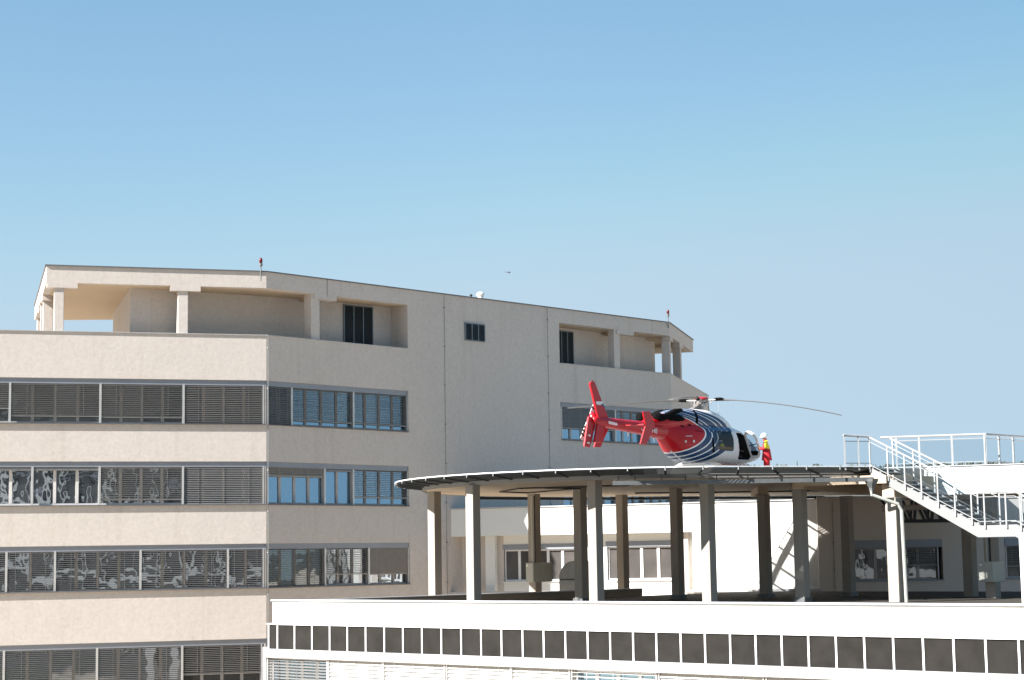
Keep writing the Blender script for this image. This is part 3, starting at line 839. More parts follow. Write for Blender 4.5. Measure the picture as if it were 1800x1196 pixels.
# cabinets strapped to two of the pillars
def cabinet(fr, label, z0, z1, w0, w1, d0, d1, h):
    o = root('electrical_cabinet', label, 'cabinet', fr.p(0, d1, z0), 'grey cabinets fixed to the deck pillars')
    MB().fb(fr, w0, w1, d0, d1, z0, z1).build('housing', M['boxgrey'], o, bevel=.015)
    MB().fb(fr, w0 + .03, w1 - .03, d1 - .004, d1 + .016, z0 + .03, z1 - .03).build('door', M['boxgrey'], o)
    MB().fb(fr, w0 + .05, w0 + .16, d1 + .013, d1 + .022, z1 - .16, z1 - .08).build('label_plate', M['whiteplastic'], o)
    MB().tube(fr.p(w0 + .30, d1 - .16, z1), fr.p(w0 + .30, d1 - .16, z1 + h), .06, n=8).build('conduit', M['boxgrey'], o)
    MB().tube(fr.p(w0 + .42, d1 - .16, z1), fr.p(w0 + .42, d1 - .16, z1 + h), .03, n=8).build('conduit', M['black'], o)
cabinet(frs[3], 'grey cabinet on the pillar in front of the white wing windows', -1.02, -.18, -.24, .22, -.85, .34, 2.9)
cabinet(fN, 'grey cabinet on the pillar under the stair landing', -1.15, -.38, -.36, .22, -.55, .38, 1.1)

# arched ventilation hood standing on the low roof
hx, hy = 2.55, 82.3
hood = root('ventilation_hood', 'grey arched ventilation hood standing on the low roof behind the pillars', 'vent', (hx, hy, RZ))
prof = [(0, 0), (0, .8)] + [(.62 - .62 * math.cos(R(a)), .82 + .80 * math.sin(R(a))) for a in range(0, 91, 10)] + [(1.45, 1.62), (1.45, 0)]
MB().plate([(hx - .6 + a, hy - (a * .1), RZ + b) for a, b in prof], (0.1, 1, 0), 1.0).build('hood', M['hoodgrey'], hood)
MB().plate([(hx - .64 + a * 1.06, hy - .5 - a * .1, RZ + .78 + b * .06) for a, b in ((0, 0), (1.42, 0), (1.42, 1), (0, 1))], (0.1, 1, 0), .04).build('seam', M['galvdark'], hood)

# ------------------------------------------------------------------ outside staircase
ST = Fr((12.97, 67.40), (-azd(-46.67)[0], -azd(-46.67)[1]))
stair = root('outside_staircase', 'white steel staircase with glass railings climbing from the low roof to the landing deck', 'staircase', (ST.o.x, ST.o.y, RZ))
W = 1.40
def zst(s):
    if s <= 0: return 3.08
    if s <= 4.36: return 3.08 - s * (3.08 - .90) / 4.36
    if s <= 5.72: return .90
    return .90 - (s - 5.72) * .5
def stringer(d0, d1, name='stringer'):
    pts = [(0.0, zst(0) + .02), (4.36, .90), (5.72, .90), (10.6, zst(10.6))]
    lo = [(10.6, zst(10.6) - .42), (5.66, .49), (4.25, .49), (.14, 2.72), (0.0, 2.80)]
    mb = MB(); al = pts + lo; n = len(al)
    vs = [ST.p(s, d1, z) for s, z in al] + [ST.p(s, d0, z) for s, z in al]
    fs = [(0, 1, 6, 7, 8), (1, 2, 5, 6), (2, 3, 4, 5)]
    fs += [tuple(n + i for i in reversed(f)) for f in fs] + [(i, n + i, n + (i + 1) % n, (i + 1) % n) for i in range(n)]
    mb.add(vs, fs).build(name, M['steelwhite2'], stair)
stringer(-.06, .02); stringer(-W - .04, -W + .04)
nt_ = 13
for k in range(nt_):
    s = .12 + 4.2 * k / nt_; z = zst(s + .2) + .02
    MB().fb(ST, s, s + .31, -W + .05, -.07, z - .035, z).build('tread', M['tread'], stair)
for k in range(11):
    s = 5.85 + 4.4 * k / 11; z = zst(s + .2) + .02
    MB().fb(ST, s, s + .34, -W + .05, -.07, z - .035, z).build('tread', M['tread'], stair)
MB().fb(ST, 4.38, 5.70, -W + .05, -.07, .84, .88).build('landing_plate', M['tread'], stair)
MB().fb(ST, -.9, .1, -W - .6, -.02, 3.05, 3.10).build('head_plate', M['galv'], stair)
RH = 1.13
def railing(d, ss, s_in, s_end, flat_start=False):
    hr = [ST.p(s, d, zst(s) + RH) for s in ([s_in] + ([0.0] if s_in < 0 else []) + [4.36, 5.72, s_end])]
    MB().path(hr, .036, 8).build('handrail', M['railpaint'], stair)
    for off in (.13, .97):
        lr = [ST.p(s, d + .01, zst(s) + off) for s in (max(s_in, 0.05), 4.36, 5.72, s_end)]
        MB().path(lr, .014, 6).build('rail_bar', M['railpaint'], stair)
    for s in ss:
        MB().beam(ST.p(s, d, zst(s) - .12), ST.p(s, d, zst(s) + RH - .02), .036, .05, up=(ST.u.x, ST.u.y, 0)).build('railing_post', M['railpaint'], stair)
    for a, b in zip(ss, ss[1:]):
        a += .05; b -= .05
        brk = [a, b]
        for q in (4.36, 5.72):
            if a < q < b: brk = [a, q, b]
        for c, e in zip(brk, brk[1:]):
            pl = [ST.p(c, d + .01, zst(c) + .15), ST.p(e, d + .01, zst(e) + .15), ST.p(e, d + .01, zst(e) + .95), ST.p(c, d + .01, zst(c) + .95)]
            MB().plate(pl, (ST.n.x, ST.n.y, 0), .012).build('glass_pane', M['railglass'], stair)
railing(.06, [.03, .77, 1.46, 2.12, 2.77, 3.43, 4.07, 4.56, 5.38, 5.92, 6.6, 7.3, 8.0, 8.7], 0.0, 9.2)
railing(-W, [.10, .95, 1.8, 2.65, 3.5, 4.35, 5.2, 5.85, 6.6, 7.4, 8.2], 0.0, 8.6)
# short return of the railing along the deck edge
fe = Vector((13.02, 67.36)); fd = (Vector((11.98, 67.02)) - fe).normalized()
def fp(s, z): q = fe + fd * s; return Vector((q.x, q.y, z))
MB().path([fp(0, 4.21), fp(1.12, 4.27)], .045, 8).build('handrail', M['galv'], stair)
for s in (.52, 1.08): MB().beam(fp(s, 3.0), fp(s, 4.25), .05, .05, up=(1, 0, 0)).build('railing_post', M['railpaint'], stair)
for a, b in ((.05, .48), (.57, 1.03)):
    MB().plate([fp(a, 3.25), fp(b, 3.25), fp(b, 4.05), fp(a, 4.05)], (fd.y, -fd.x, 0), .012).build('glass_pane', M['railglass'], stair)
for z in (3.25, 4.05): MB().path([fp(0.02, z), fp(1.06, z)], .012, 6).build('rail_bar', M['black'], stair)
# support pillar of the landing
fP = Fr((17.32, 62.95), azd(-46.67 + 180))
MB().fb(fP, -.2, .75, -.5, .2, RZ, .50).build('landing_support', M['white'], stair, bevel=.015)

# ------------------------------------------------------------------ walkway beyond the stairs
WK = Fr((14.10, 69.55), (3.28, -1.28 * .8))
wk = root('deck_walkway', 'white walkway with a glass balustrade leading off the landing deck behind the stairs', 'walkway', (WK.o.x, WK.o.y, 2.1))
we = 3.55
WR = Fr(WK.xy(we), azd(46))
MB().prism([WK.xy(-.2), WK.xy(10), WK.xy(10, -7), WK.xy(-.2, -6.5)], 2.12, 3.16).build('walkway_slab', M['white'], wk)
MB().prism([WK.xy(.3, -.3), WK.xy(9.8, -.3), WK.xy(9.8, -6.8), WK.xy(.3, -6.3)], 2.08, 2.13).build('soffit', M['soffit'], wk)
MB().fb(WK, -.2, 10, -.25, .04, 3.16, 3.20).build('coping', M['greycoping'], wk)
MB().path([WK.p(-.3, -.06, 4.32), WK.p(we, -.06, 4.32), WR.p(9, -.06, 4.32)], .045, 8).build('handrail', M['railpaint'], wk)
def wposts(fr, ss):
    for s in ss:
        MB().beam(fr.p(s, -.06, 3.2), fr.p(s, -.06, 4.30), .055, .07, up=(fr.u.x, fr.u.y, 0)).build('railing_post', M['railpaint'], wk)
    for a, b in zip(ss, ss[1:]):
        MB().plate([fr.p(a + .05, -.05, 3.34), fr.p(b - .05, -.05, 3.34), fr.p(b - .05, -.05, 4.14), fr.p(a + .05, -.05, 4.14)], (fr.n.x, fr.n.y, 0), .012).build('glass_pane', M['railglass'], wk)
        for z in (3.31, 4.17):
            MB().path([fr.p(a + .03, -.05, z), fr.p(b - .03, -.05, z)], .015, 6).build('rail_bar', M['railpaint'], wk)
wposts(WK, [.28, 1.12, 2.32, we - .02]); wposts(WR, [.03, 1.0, 2.0, 3.0, 4.0, 5, 6, 7])
# steel truss under the walkway
tr0 = Vector((15.2, 78.0)); tr1 = Vector((20.4, 79.2))
tr = root('steel_truss', 'black steel lattice truss in the shade beneath the walkway', 'truss', (tr0.x, tr0.y, 1.3))
for off in (0.0, 1.6):
    P = lambda t, z: Vector((tr0.x + (tr1.x - tr0.x) * t + .1 * off, tr0.y + (tr1.y - tr0.y) * t + off, z))
    MB().beam(P(0, 2.5), P(1, 2.5), .12, .12).build('top_chord', M['black'], tr)
    MB().beam(P(.15, 1.33), P(1, 1.33), .12, .12).build('bottom_chord', M['black'], tr)
    for k in range(12):
        t = .04 + k * .075; b = max(.15, t + (.055 if k % 2 == 0 else 0)); 
        MB().beam(P(t if k % 2 == 0 else t + .08, 2.5), P(min(b + .05, 1), 1.33), .11, .11).build('brace', M['black'], tr)
MB().path([(14.9, 75.4, 1.78), (17.4, 75.8, 1.86)], .11, 10).build('duct', M['pink'], tr)
# round white lamp on the walkway front
lp = WK.p(1.62, .12, 2.86)
o = root('wall_lamp', 'round white wall lamp on the front of the walkway above the stairs', 'lamp', lp)
MB().lathe([(.05, -.16), (.13, -.1), (.165, 0), (.13, .1), (.05, .16)], lp, 14).build('globe', M['whiteplastic'], o, True)
MB().beam(lp + Vector((WK.n.x, WK.n.y, 0)) * -.12, lp, .06, .06).build('bracket', M['galv'], o)


# ------------------------------------------------------------------ rescue helicopter
HO = Vector((7.66, 75.0, ZR)); HA = R(50)
heli = root('rescue_helicopter', 'red white and blue rescue helicopter parked on the landing deck with its front door open', 'helicopter', HO, None, HA)
def h2w(x, y, z):
    return Vector((HO.x + x * math.cos(HA) - y * math.sin(HA), HO.y + x * math.sin(HA) + y * math.cos(HA), HO.z + z))

def mat_livery():
    m, nt, b = new_mat('livery_paint')
    tc = nt.nodes.new('ShaderNodeTexCoord'); sx = nt.nodes.new('ShaderNodeSeparateXYZ')
    nt.links.new(tc.outputs['Object'], sx.inputs[0])
    x, z = X(nt, sx.outputs[0]), X(nt, sx.outputs[2])
    d = z - 1.8; up = d.gt(0.0); lo = up * -1.0 + 1.0
    k = up * 4.4 + lo * 1.9
    xb = (d * d * k) * -1.0 - 0.81
    gg = (x - xb) / (d.abs() * 0.9 + 1.0)
    gmax = up * 1.85 + lo * 1.40
    blue = gg.gt(0.0) * (gg - gmax).lt(0.0)
    red = gg.lt(0.0)
    def line(c, w): return (gg - c).abs().lt(w)
    lu = line(.30, .02).max(line(.58, .032)).max(line(1.15, .036)).max(line(1.50, .036)) * up
    ll = line(.40, .036).max(line(.74, .036)).max(line(1.10, .034)) * lo
    ln = line(0.0, .045).max(lu).max(ll)
    c = mixc(nt, blue, (0.74, 0.71, 0.68), (0.004, 0.036, 0.105))
    c = mixc(nt, red, c, (0.42, 0.0015, 0.008))
    c = mixc(nt, ln, c, (0.78, 0.77, 0.75))
    nt.links.new(c, b.inputs['Base Color'])
    b.inputs['Roughness'].default_value = 0.35; b.inputs['Specular IOR Level'].default_value = 0.25
    b.inputs['Coat Weight'].default_value = 0.12; b.inputs['Coat Roughness'].default_value = 0.05
    return m
M['livery'] = mat_livery()
M['red'] = paint('aircraft_red', (0.42, 0.0015, 0.008), 0.42, 0, 0.05, 2.0, 0.08)
M['redcap'] = paint('hub_red', (0.45, 0.02, 0.03), 0.4)
M['hwhite'] = paint('aircraft_white', (0.74, 0.71, 0.68), 0.3, 0, 0.04, 2.0, 0.5)
M['hblue'] = paint('aircraft_blue', (0.006, 0.05, 0.15), 0.3, 0, 0.05, 2.0, 0.5)
M['soot'] = paint('exhaust_black', (0.005, 0.0045, 0.0045), 1.0, 0.0)
M['soot'].node_tree.nodes['Principled BSDF'].inputs['Specular IOR Level'].default_value = 0.1
M['blade'] = paint('rotor_blade_grey', (0.14, 0.125, 0.11), 0.45, 0.0, 0.1)
M['bladewhite'] = paint('tail_blade_white', (0.72, 0.62, 0.55), 0.45)
M['cabin'] = paint('cabin_dark', (0.012, 0.012, 0.014), 0.8)
M['hglass'] = glass_clear('cabin_glass', (0.45, 0.52, 0.60), 0.05)
M['doorglass'] = glass_clear('door_glass', (0.82, 0.87, 0.90), 0.05)
M['metal'] = paint('bare_metal', (0.45, 0.43, 0.40), 0.4, 0.5)
M['stepred'] = paint('step_red', (0.32, 0.13, 0.10), 0.5)

def catmull(st, step):
    out = []
    for i in range(len(st) - 1):
        p0 = st[max(0, i - 1)]; p1 = st[i]; p2 = st[i + 1]; p3 = st[min(len(st) - 1, i + 2)]
        n = max(1, int(abs(p2[0] - p1[0]) / step))
        for k in range(n):
            t = k / n
            out.append([.5 * ((2 * b) + (c - a) * t + (2 * a - 5 * b + 4 * c - d) * t * t + (3 * b - a - 3 * c + d) * t ** 3) for a, b, c, d in zip(p0, p1, p2, p3)])
    out.append(list(st[-1])); return out
def loft(st, n=32, ex=2.6, step=.12):
    """stations (x, z bottom, z top, half width) joined by rounded-box sections"""
    S = catmull(st, step); mb = MB(); vs = []; fs = []
    for x, zb, zt, w in S:
        zc = (zb + zt) / 2; h = max(.01, (zt - zb) / 2); w = max(.01, w)
        for i in range(n):
            a = 2 * math.pi * i / n; ca, sa = math.cos(a), math.sin(a)
            vs.append((x, w * math.copysign(abs(ca) ** (2 / ex), ca), zc + h * math.copysign(abs(sa) ** (2 / ex), sa)))
    m = len(S)
    for j in range(m - 1):
        for i in range(n):
            fs.append((j * n + i, j * n + (i + 1) % n, (j + 1) * n + (i + 1) % n, (j + 1) * n + i))
    fs += [tuple(range(n - 1, -1, -1)), tuple(range((m - 1) * n, m * n))]
    mb.add(vs, fs); mb.S = S; mb.ex = ex
    return mb
HULL = [(-2.95, 1.52, 2.08, .30), (-2.55, 1.18, 2.14, .44), (-2.2, .88, 2.18, .56), (-1.7, .64, 2.2, .68), (-1.1, .57, 2.2, .75), (-.2, .56, 2.2, .78), (.9, .56, 2.18, .78),
        (1.6, .56, 2.12, .77), (2.2, .58, 1.98, .755), (2.75, .63, 1.68, .69), (3.3, .72, 1.38, .55), (3.72, .83, 1.2, .36), (3.96, .95, 1.08, .14)]
hull_mb = loft(HULL)
def hull_y(x, z, mb=hull_mb):
    S = mb.S
    for a, b in zip(S, S[1:]):
        if a[0] <= x <= b[0]:
            t = (x - a[0]) / (b[0] - a[0]); q = [u + (v - u) * t for u, v in zip(a, b)]
            zc = (q[1] + q[2]) / 2; h = (q[2] - q[1]) / 2; r = min(1.0, abs((z - zc) / h))
            return q[3] * (1 - r ** mb.ex) ** (1 / mb.ex)
    return 0.0
DOOR = [(1.44, 1.80), (1.50, 1.86), (1.92, 1.84), (2.06, 1.74), (2.54, .92), (2.46, .77), (1.66, .76), (1.58, .84)]
WINR = [(.03, 1.80), (.09, 1.86), (.98, 1.88), (1.07, 1.80), (1.12, 1.54), (1.11, 1.14), (1.05, 1.08), (.10, 1.07), (.04, 1.13)]
hull = hull_mb.build('fuselage', [M['livery'], M['cabin']], heli, True)
def cut(o, outline, y0, y1):
    mb = MB(); n = len(outline)
    vs = [(x, y0, z) for x, z in outline] + [(x, y1, z) for x, z in outline]
    fs = [tuple(range(n)), tuple(range(2 * n - 1, n - 1, -1))] + [(i, n + i, n + (i + 1) % n, (i + 1) % n) for i in range(n)]
    mb.add(vs, fs)
    c = mb.build('cutter', M['cabin'], heli)
    md = o.modifiers.new('cut', 'BOOLEAN'); md.operation = 'DIFFERENCE'; md.solver = 'EXACT'; md.object = c
    md.material_mode = 'TRANSFER'
    bpy.context.view_layer.update()
    dg = bpy.context.evaluated_depsgraph_get()
    me = bpy.data.meshes.new_from_object(o.evaluated_get(dg))
    o.modifiers.clear(); o.data = me; me.name = 'fuselage'
    cm = c.data; bpy.data.objects.remove(c); bpy.data.meshes.remove(cm)
bpy.context.view_layer.update()
cut(hull, DOOR, -1.3, .45)
cut(hull, WINR, -1.3, .30)
def patch(name, outline, mat, par, off=.006, rings=5, side=-1, src=hull_mb, fan=None):
    """a panel that follows the hull side"""
    cx = sum(p[0] for p in outline) / len(outline); cz = sum(p[1] for p in outline) / len(outline)
    ol = []
    for a, b in zip(outline, outline[1:] + outline[:1]):
        for k in range(4): ol.append((a[0] + (b[0] - a[0]) * k / 4, a[1] + (b[1] - a[1]) * k / 4))
    n = len(ol); vs = [(cx, side * (hull_y(cx, cz, src) + off), cz)]; fs = []
    for r in range(1, rings + 1):
        for x, z in ol:
            px, pz = cx + (x - cx) * r / rings, cz + (z - cz) * r / rings
            vs.append((px, side * (hull_y(px, pz, src) + off), pz))
    for i in range(n): fs.append((0, 1 + i, 1 + (i + 1) % n))
    for r in range(rings - 1):
        for i in range(n):
            fs.append((1 + r * n + i, 1 + (r + 1) * n + i, 1 + (r + 1) * n + (i + 1) % n, 1 + r * n + (i + 1) % n))
    return MB().add(vs, fs).build(name, mat, par, True)
patch('cabin_window', WINR, M['hglass'], heli, -.004)
patch('cabin_window', [(-.28, 1.80), (-.25, 1.85), (.0, 1.85), (-.02, 1.10), (-.06, 1.07), (-.2, 1.3)], M['hglass'], heli, .004)
patch('nose_window', [(2.45, 1.62), (2.75, 1.45), (3.1, 1.2), (2.9, 1.05), (2.5, 1.05)], M['hglass'], heli, .005)
patch('nose_window', [(2.45, 1.62), (2.75, 1.45), (3.1, 1.2), (2.9, 1.05), (2.5, 1.05)], M['hglass'], heli, .005, side=1)
patch('window_strip', [(-.55, 1.98), (.9, 1.99), (.95, 1.90), (-.5, 1.86)], M['hblue'], heli, .006)
patch('door_track', [(-.46, 1.56), (-.36, 1.56), (-.26, 1.0), (-.38, .96)], M['soot'], heli, .008)
for cx_, cz_ in ((-2.05, 1.36), (-1.62, 1.38)):
    patch('filler_cap', [(cx_ + .055 * math.cos(a * .785), cz_ + .055 * math.sin(a * .785)) for a in range(8)], M['hwhite' if cx_ > -1.8 else 'metal'], heli, .008, 2)
patch('hatch_edge', [(-2.05, 1.58), (-1.7, 1.60), (-1.7, 1.575), (-2.05, 1.56)], M['hwhite'], heli, .008, 2)
patch('hatch_edge', [(-1.45, 1.82), (-.95, 1.80), (-.95, 1.78), (-1.45, 1.80)], M['soot'], heli, .008, 2)
COWL = [(-4.0, 1.98, 2.16, .12), (-3.5, 1.86, 2.26, .28), (-3.0, 1.75, 2.44, .40), (-2.4, 1.75, 2.62, .49), (-1.6, 1.75, 2.72, .54), (-.6, 1.75, 2.755, .55), (.35, 1.75, 2.73, .53), (1.0, 1.75, 2.58, .47), (1.5, 1.75, 2.36, .38), (1.95, 1.8, 2.12, .22)]
cowl_mb = loft(COWL, 32, 2.5)
cowl = cowl_mb.build('engine_cowling', M['livery'], heli, True)
patch('air_intake', [(-2.95, 2.26), (-2.6, 2.42), (-2.25, 2.40), (-1.98, 2.30), (-2.0, 2.19), (-2.4, 2.14), (-2.9, 2.16)], M['soot'], cowl, .012, src=cowl_mb)
patch('vent_slot', [(-2.18, 1.99), (-2.02, 1.99), (-2.02, 1.86), (-2.18, 1.86)], M['soot'], cowl, .05, 3, src=cowl_mb)
patch('vent_slot', [(-1.72, 2.06), (-1.60, 2.09), (-1.62, 1.93), (-1.74, 1.91)], M['soot'], cowl, .04, 3, src=cowl_mb)
patch('cowling_band', [(-1.22, 2.68), (-1.08, 2.68), (-1.08, 2.08), (-1.24, 2.12)], M['soot'], cowl, .008, 5, src=cowl_mb)
for sd in (-1, 1):
    MB().path([(-1.9, sd * .30, 2.60), (-2.4, sd * .34, 2.53), (-2.95, sd * .36, 2.34), (-3.35, sd * .38, 2.26), (-3.75, sd * .40, 2.33), (-3.72, sd * .40, 2.325)], [.10, .13, .14, .15, .17, .12], 14).build('exhaust_pipe', M['soot'], heli, True)
BOOM = [(-7.25, 1.90, 2.14, .10), (-6.9, 1.80, 2.14, .17), (-6.3, 1.73, 2.13, .20), (-5.0, 1.63, 2.11, .24), (-4.0, 1.55, 2.10, .28), (-3.2, 1.47, 2.10, .32), (-2.6, 1.42, 2.12, .36)]
boom_mb = loft(BOOM, 24, 2.1)
boom = boom_mb.build('tail_boom', M['red'], heli, True)
MB().path([(-2.6, -.30, 1.88), (-4.3, -.285, 1.84), (-5.6, -.225, 1.88)], [.05, .05, .02], 8).build('boom_fairing', M['red'], boom, True)
patch('placard', [(-6.55, 1.97), (-6.52, 1.99), (-6.02, 1.93), (-6.0, 1.86), (-6.03, 1.83), (-6.53, 1.88)], M['hwhite'], boom, .006, 2, src=boom_mb)
for xx, zz in ((-5.05, 1.60), (-3.35, 1.44)):
    MB().plate([(xx - .05, 0, zz + .05), (xx + .07, 0, zz + .05), (xx + .02, 0, zz - .12), (xx - .03, 0, zz - .12)], (0, 1, 0), .02).build('aerial', M['hwhite'], boom)
# registration on the boom
def lettering(body, size, mw, mat, par, name='lettering'):
    cu = bpy.data.curves.new('t', 'FONT'); cu.body = body; cu.size = size; cu.align_x = 'LEFT'; cu.align_y = 'CENTER'; cu.extrude = .002; cu.offset = size * .012
    t = bpy.data.objects.new('t', cu); C.objects.link(t); t.matrix_world = mw
    bpy.context.view_layer.update()
    me = bpy.data.meshes.new_from_object(t.evaluated_get(bpy.context.evaluated_depsgraph_get()))
    me.transform(mw); bpy.data.objects.remove(t); bpy.data.curves.remove(cu)
    me.materials.clear(); me.materials.append(mat); me.name = name
    o = bpy.data.objects.new(name, me); C.objects.link(o); o.parent = par; ORG[o.name] = Vector((0, 0, 0))
    return o
yaw = math.atan2(.09, 1.1)
lettering('OK-AHE', .26, Matrix.Translation((-4.55, -.270, 1.775)) @ Matrix.Rotation(-yaw, 4, 'Z') @ Matrix.Rotation(R(4), 4, 'Y') @ Matrix.Rotation(R(90), 4, 'X'), M['hwhite'], boom)
# fins
fin = MB().plate([(-7.5, -.05, 3.36), (-7.42, -.05, 3.43), (-7.21, -.05, 3.45), (-6.39, -.05, 2.11), (-6.87, -.05, 1.17), (-7.31, -.05, 1.15), (-7.02, -.05, 2.05)], (0, 1, 0), .09).build('vertical_fin', M['red'], heli, bevel=.02)
MB().plate([(-7.19, -.10, 2.70), (-6.78, -.10, 2.72), (-6.73, -.10, 2.62), (-6.88, -.10, 2.58), (-7.13, -.10, 2.58)], (0, 1, 0), .006).build('flag_white', M['hwhite'], fin)
MB().plate([(-6.885, -.101, 2.595), (-6.73, -.101, 2.655), (-6.60, -.101, 2.47)], (0, 1, 0), .006).build('flag_blue', M['hblue'], fin)
MB().tube((-7.31, -.05, 3.43), (-7.31, -.05, 3.52), .03, .02, 8).build('tail_light', M['lampred'], fin)
MB().plate([(-7.48, .06, 2.12), (-7.0, .06, 2.10), (-7.10, .06, 1.75), (-7.43, .06, .96), (-7.78, .06, .99)], (0, 1, 0), .08).build('ventral_fin', M['red'], heli, bevel=.02)
for zz in (1.14, 1.42):
    MB().plate([(-7.66 + (zz - 1.14) * .25, .0, zz), (-7.52 + (zz - 1.14) * .25, .0, zz + .03), (-7.53 + (zz - 1.14) * .25, .0, zz - .05)], (0, 1, 0), .05).build('position_light', M['hwhite'], heli)
gb = MB(); gb.lathe([(.02, -.26), (.13, -.18), (.17, 0), (.13, .18), (.02, .26)], (-7.05, .16, 2.06), 14); gb.build('gearbox_fairing', M['red'], heli, True)
# tailplane with end plates
sp_ = MB(); sp_.hexa([(-5.55, -1.1, 1.84), (-5.0, -1.1, 1.85), (-5.0, 1.1, 1.85), (-5.55, 1.1, 1.84), (-5.55, -1.1, 1.87), (-5.0, -1.1, 1.91), (-5.0, 1.1, 1.91), (-5.55, 1.1, 1.87)])
stab = sp_.build('tailplane', M['red'], heli, bevel=.01)
for sd in (-1.1, 1.1):
    MB().plate([(-5.6, sd, 2.33), (-5.14, sd, 2.37), (-4.83, sd, 1.88), (-5.4, sd, 1.09), (-5.81, sd, 1.09), (-5.44, sd, 1.82)], (0, 1, 0), .06).build('end_plate', M['red'], stab, bevel=.015)
# tail rotor
trt = MB().tube((-6.85, .1, 2.12), (-6.85, .50, 2.12), .06, n=12).build('tail_rotor', M['metal'], heli)
for sg in (1, -1):
    d = Vector((-.47, 0, -.74)).normalized() * sg; e = Vector((-d.z, 0, d.x)); c = Vector((-6.85, .47, 2.12))
    q = MB()
    def seg(r0, r1, w0, w1, mi):
        a = c + d * r0; b = c + d * r1
        q.hexa([a - e * w0 + Vector((0, -.012, 0)), b - e * w1 + Vector((0, -.012, 0)), b + e * w1 + Vector((0, -.012, 0)), a + e * w0 + Vector((0, -.012, 0)),
                a - e * w0 + Vector((0, .012, 0)), b - e * w1 + Vector((0, .012, 0)), b + e * w1 + Vector((0, .012, 0)), a + e * w0 + Vector((0, .012, 0))], mi)
    br_ = [.05, .25, .42, .50, .58, .66, .74, .82, .98]
    for i, (r0, r1) in enumerate(zip(br_, br_[1:])): seg(r0, r1, .035 if r0 < .2 else .085, .085 if r0 > .04 else .06, 1 if i in (2, 4, 6) else 0)
    q.build('tail_blade', [M['bladewhite'], M['soot']], trt)
# main rotor
mast = MB().tube((0, 0, 2.7), (0, 0, 3.26), .09, n=14)
for k in range(4):
    a = R(35 + 90 * k); mast.tube((.30 * math.cos(a), .30 * math.sin(a), 2.72), (.27 * math.cos(a), .27 * math.sin(a), 3.14), .025, n=8)
mast.lathe([(.33, -.03), (.33, .03)], (0, 0, 2.93), 16)
mast.build('mast', M['metal'], heli)
MB().plate([(-.9, -.05, 2.72), (-.2, -.05, 2.72), (-.12, -.05, 3.05)], (0, 1, 0), .22).build('mast_fairing', M['blade'], heli)
hubm = MB(); hubm.lathe([(.08, -.05), (.24, -.03), (.29, 0.0), (.24, .05), (.1, .08)], (0, 0, 3.20), 20)
hub = hubm.build('rotor_hub', M['redcap'], heli, True)
for wa, tip in ((-17.5, -.85), (72.5, .40), (162.5, -.12), (252.5, -.42)):
    a = R(wa) - HA; d = Vector((math.cos(a), math.sin(a), 0)); e = Vector((-d.y, d.x, 0))
    def bz(r): t = (r - .4) / 5.24; return 3.17 + (tip * (.35 * t + .65 * t * t) if tip < 0 else tip * t)
    yk = MB()
    for sgn in (-1, 1): yk.beam(d * .18 + e * .05 * sgn + Vector((0, 0, 3.14)), d * .60 + e * .05 * sgn + Vector((0, 0, 3.15)), .05, .05)
    yk.tube(d * .42 - e * .1 + Vector((0, 0, 2.98)), d * .42 + e * .02 + Vector((0, 0, 3.13)), .025, n=6)
    yk.build('yoke', M['metal'], hub)
    MB().path([d * .52 + Vector((0, 0, 3.155)), d * .60 + Vector((0, 0, 3.16)), d * .82 + Vector((0, 0, 3.165)), d * .95 + Vector((0, 0, bz(.95)))], [.045, .075, .07, .045], 10).build('blade_grip', M['soot'], hub)
    rs = [.9, 1.15, 1.5] + [1.5 + 4.14 * k / 12 for k in range(1, 13)]
    vs = []; fs = []
    for i, r in enumerate(rs):
        w = .06 if i == 0 else .135; t = .028 if i < 2 else .02; tw = R(9 - 8 * r / 5.64)
        up_ = Vector((0, 0, math.cos(tw))) ; ee = e * math.cos(tw) + Vector((0, 0, math.sin(tw)))
        c = d * r + Vector((0, 0, bz(r)))
        for fx, fz in ((-1, 0), (-.35, 1), (.6, .8), (1, 0), (.6, -.8), (-.35, -1)):
            vs.append(c + ee * (w * fx) + up_ * (t * fz))
    for i in range(len(rs) - 1):
        for k in range(6): fs.append((i * 6 + k, i * 6 + (k + 1) % 6, (i + 1) * 6 + (k + 1) % 6, (i + 1) * 6 + k))
    fs += [tuple(range(5, -1, -1)), tuple(range((len(rs) - 1) * 6, len(rs) * 6))]
    MB().add(vs, fs).build('rotor_blade', M['blade'], hub)
# landing gear
for y in (-1.1, 1.1):
    MB().path([(-2.1, y, .06), (2.2, y, .06), (2.55, y, .12), (2.75, y, .24)], .05, 10).build('skid', M['hwhite'], heli, True)
for x in (-.75, 1.35):
    MB().path([(x, -1.1, .06), (x, -1.06, .22), (x, -.9, .42), (x, -.6, .54), (x, 0, .56), (x, .6, .54), (x, .9, .42), (x, 1.06, .22), (x, 1.1, .06)], .055, 10).build('cross_tube', M['hwhite'], heli, True)
st_ = MB().path([(-.1, -.98, .50), (2.0, -.98, .50)], .025, 6)
for k in range(8): st_.tube((.0 + k * .28, -.98, .5), (.05 + k * .28, -.70, .62), .018, n=6)
st_.build('boarding_step', M['stepred'], heli)
MB().path([(-2.6, -.25, .98), (-1.9, -.3, .62), (-1.2, -.3, .52)], .02, 6).build('belly_aerial', M['hwhite'], heli)
MB().tube((1.1, -.1, 2.5), (1.1, -.1, 3.05), .008, n=5).build('whip_aerial', M['galv'], heli)
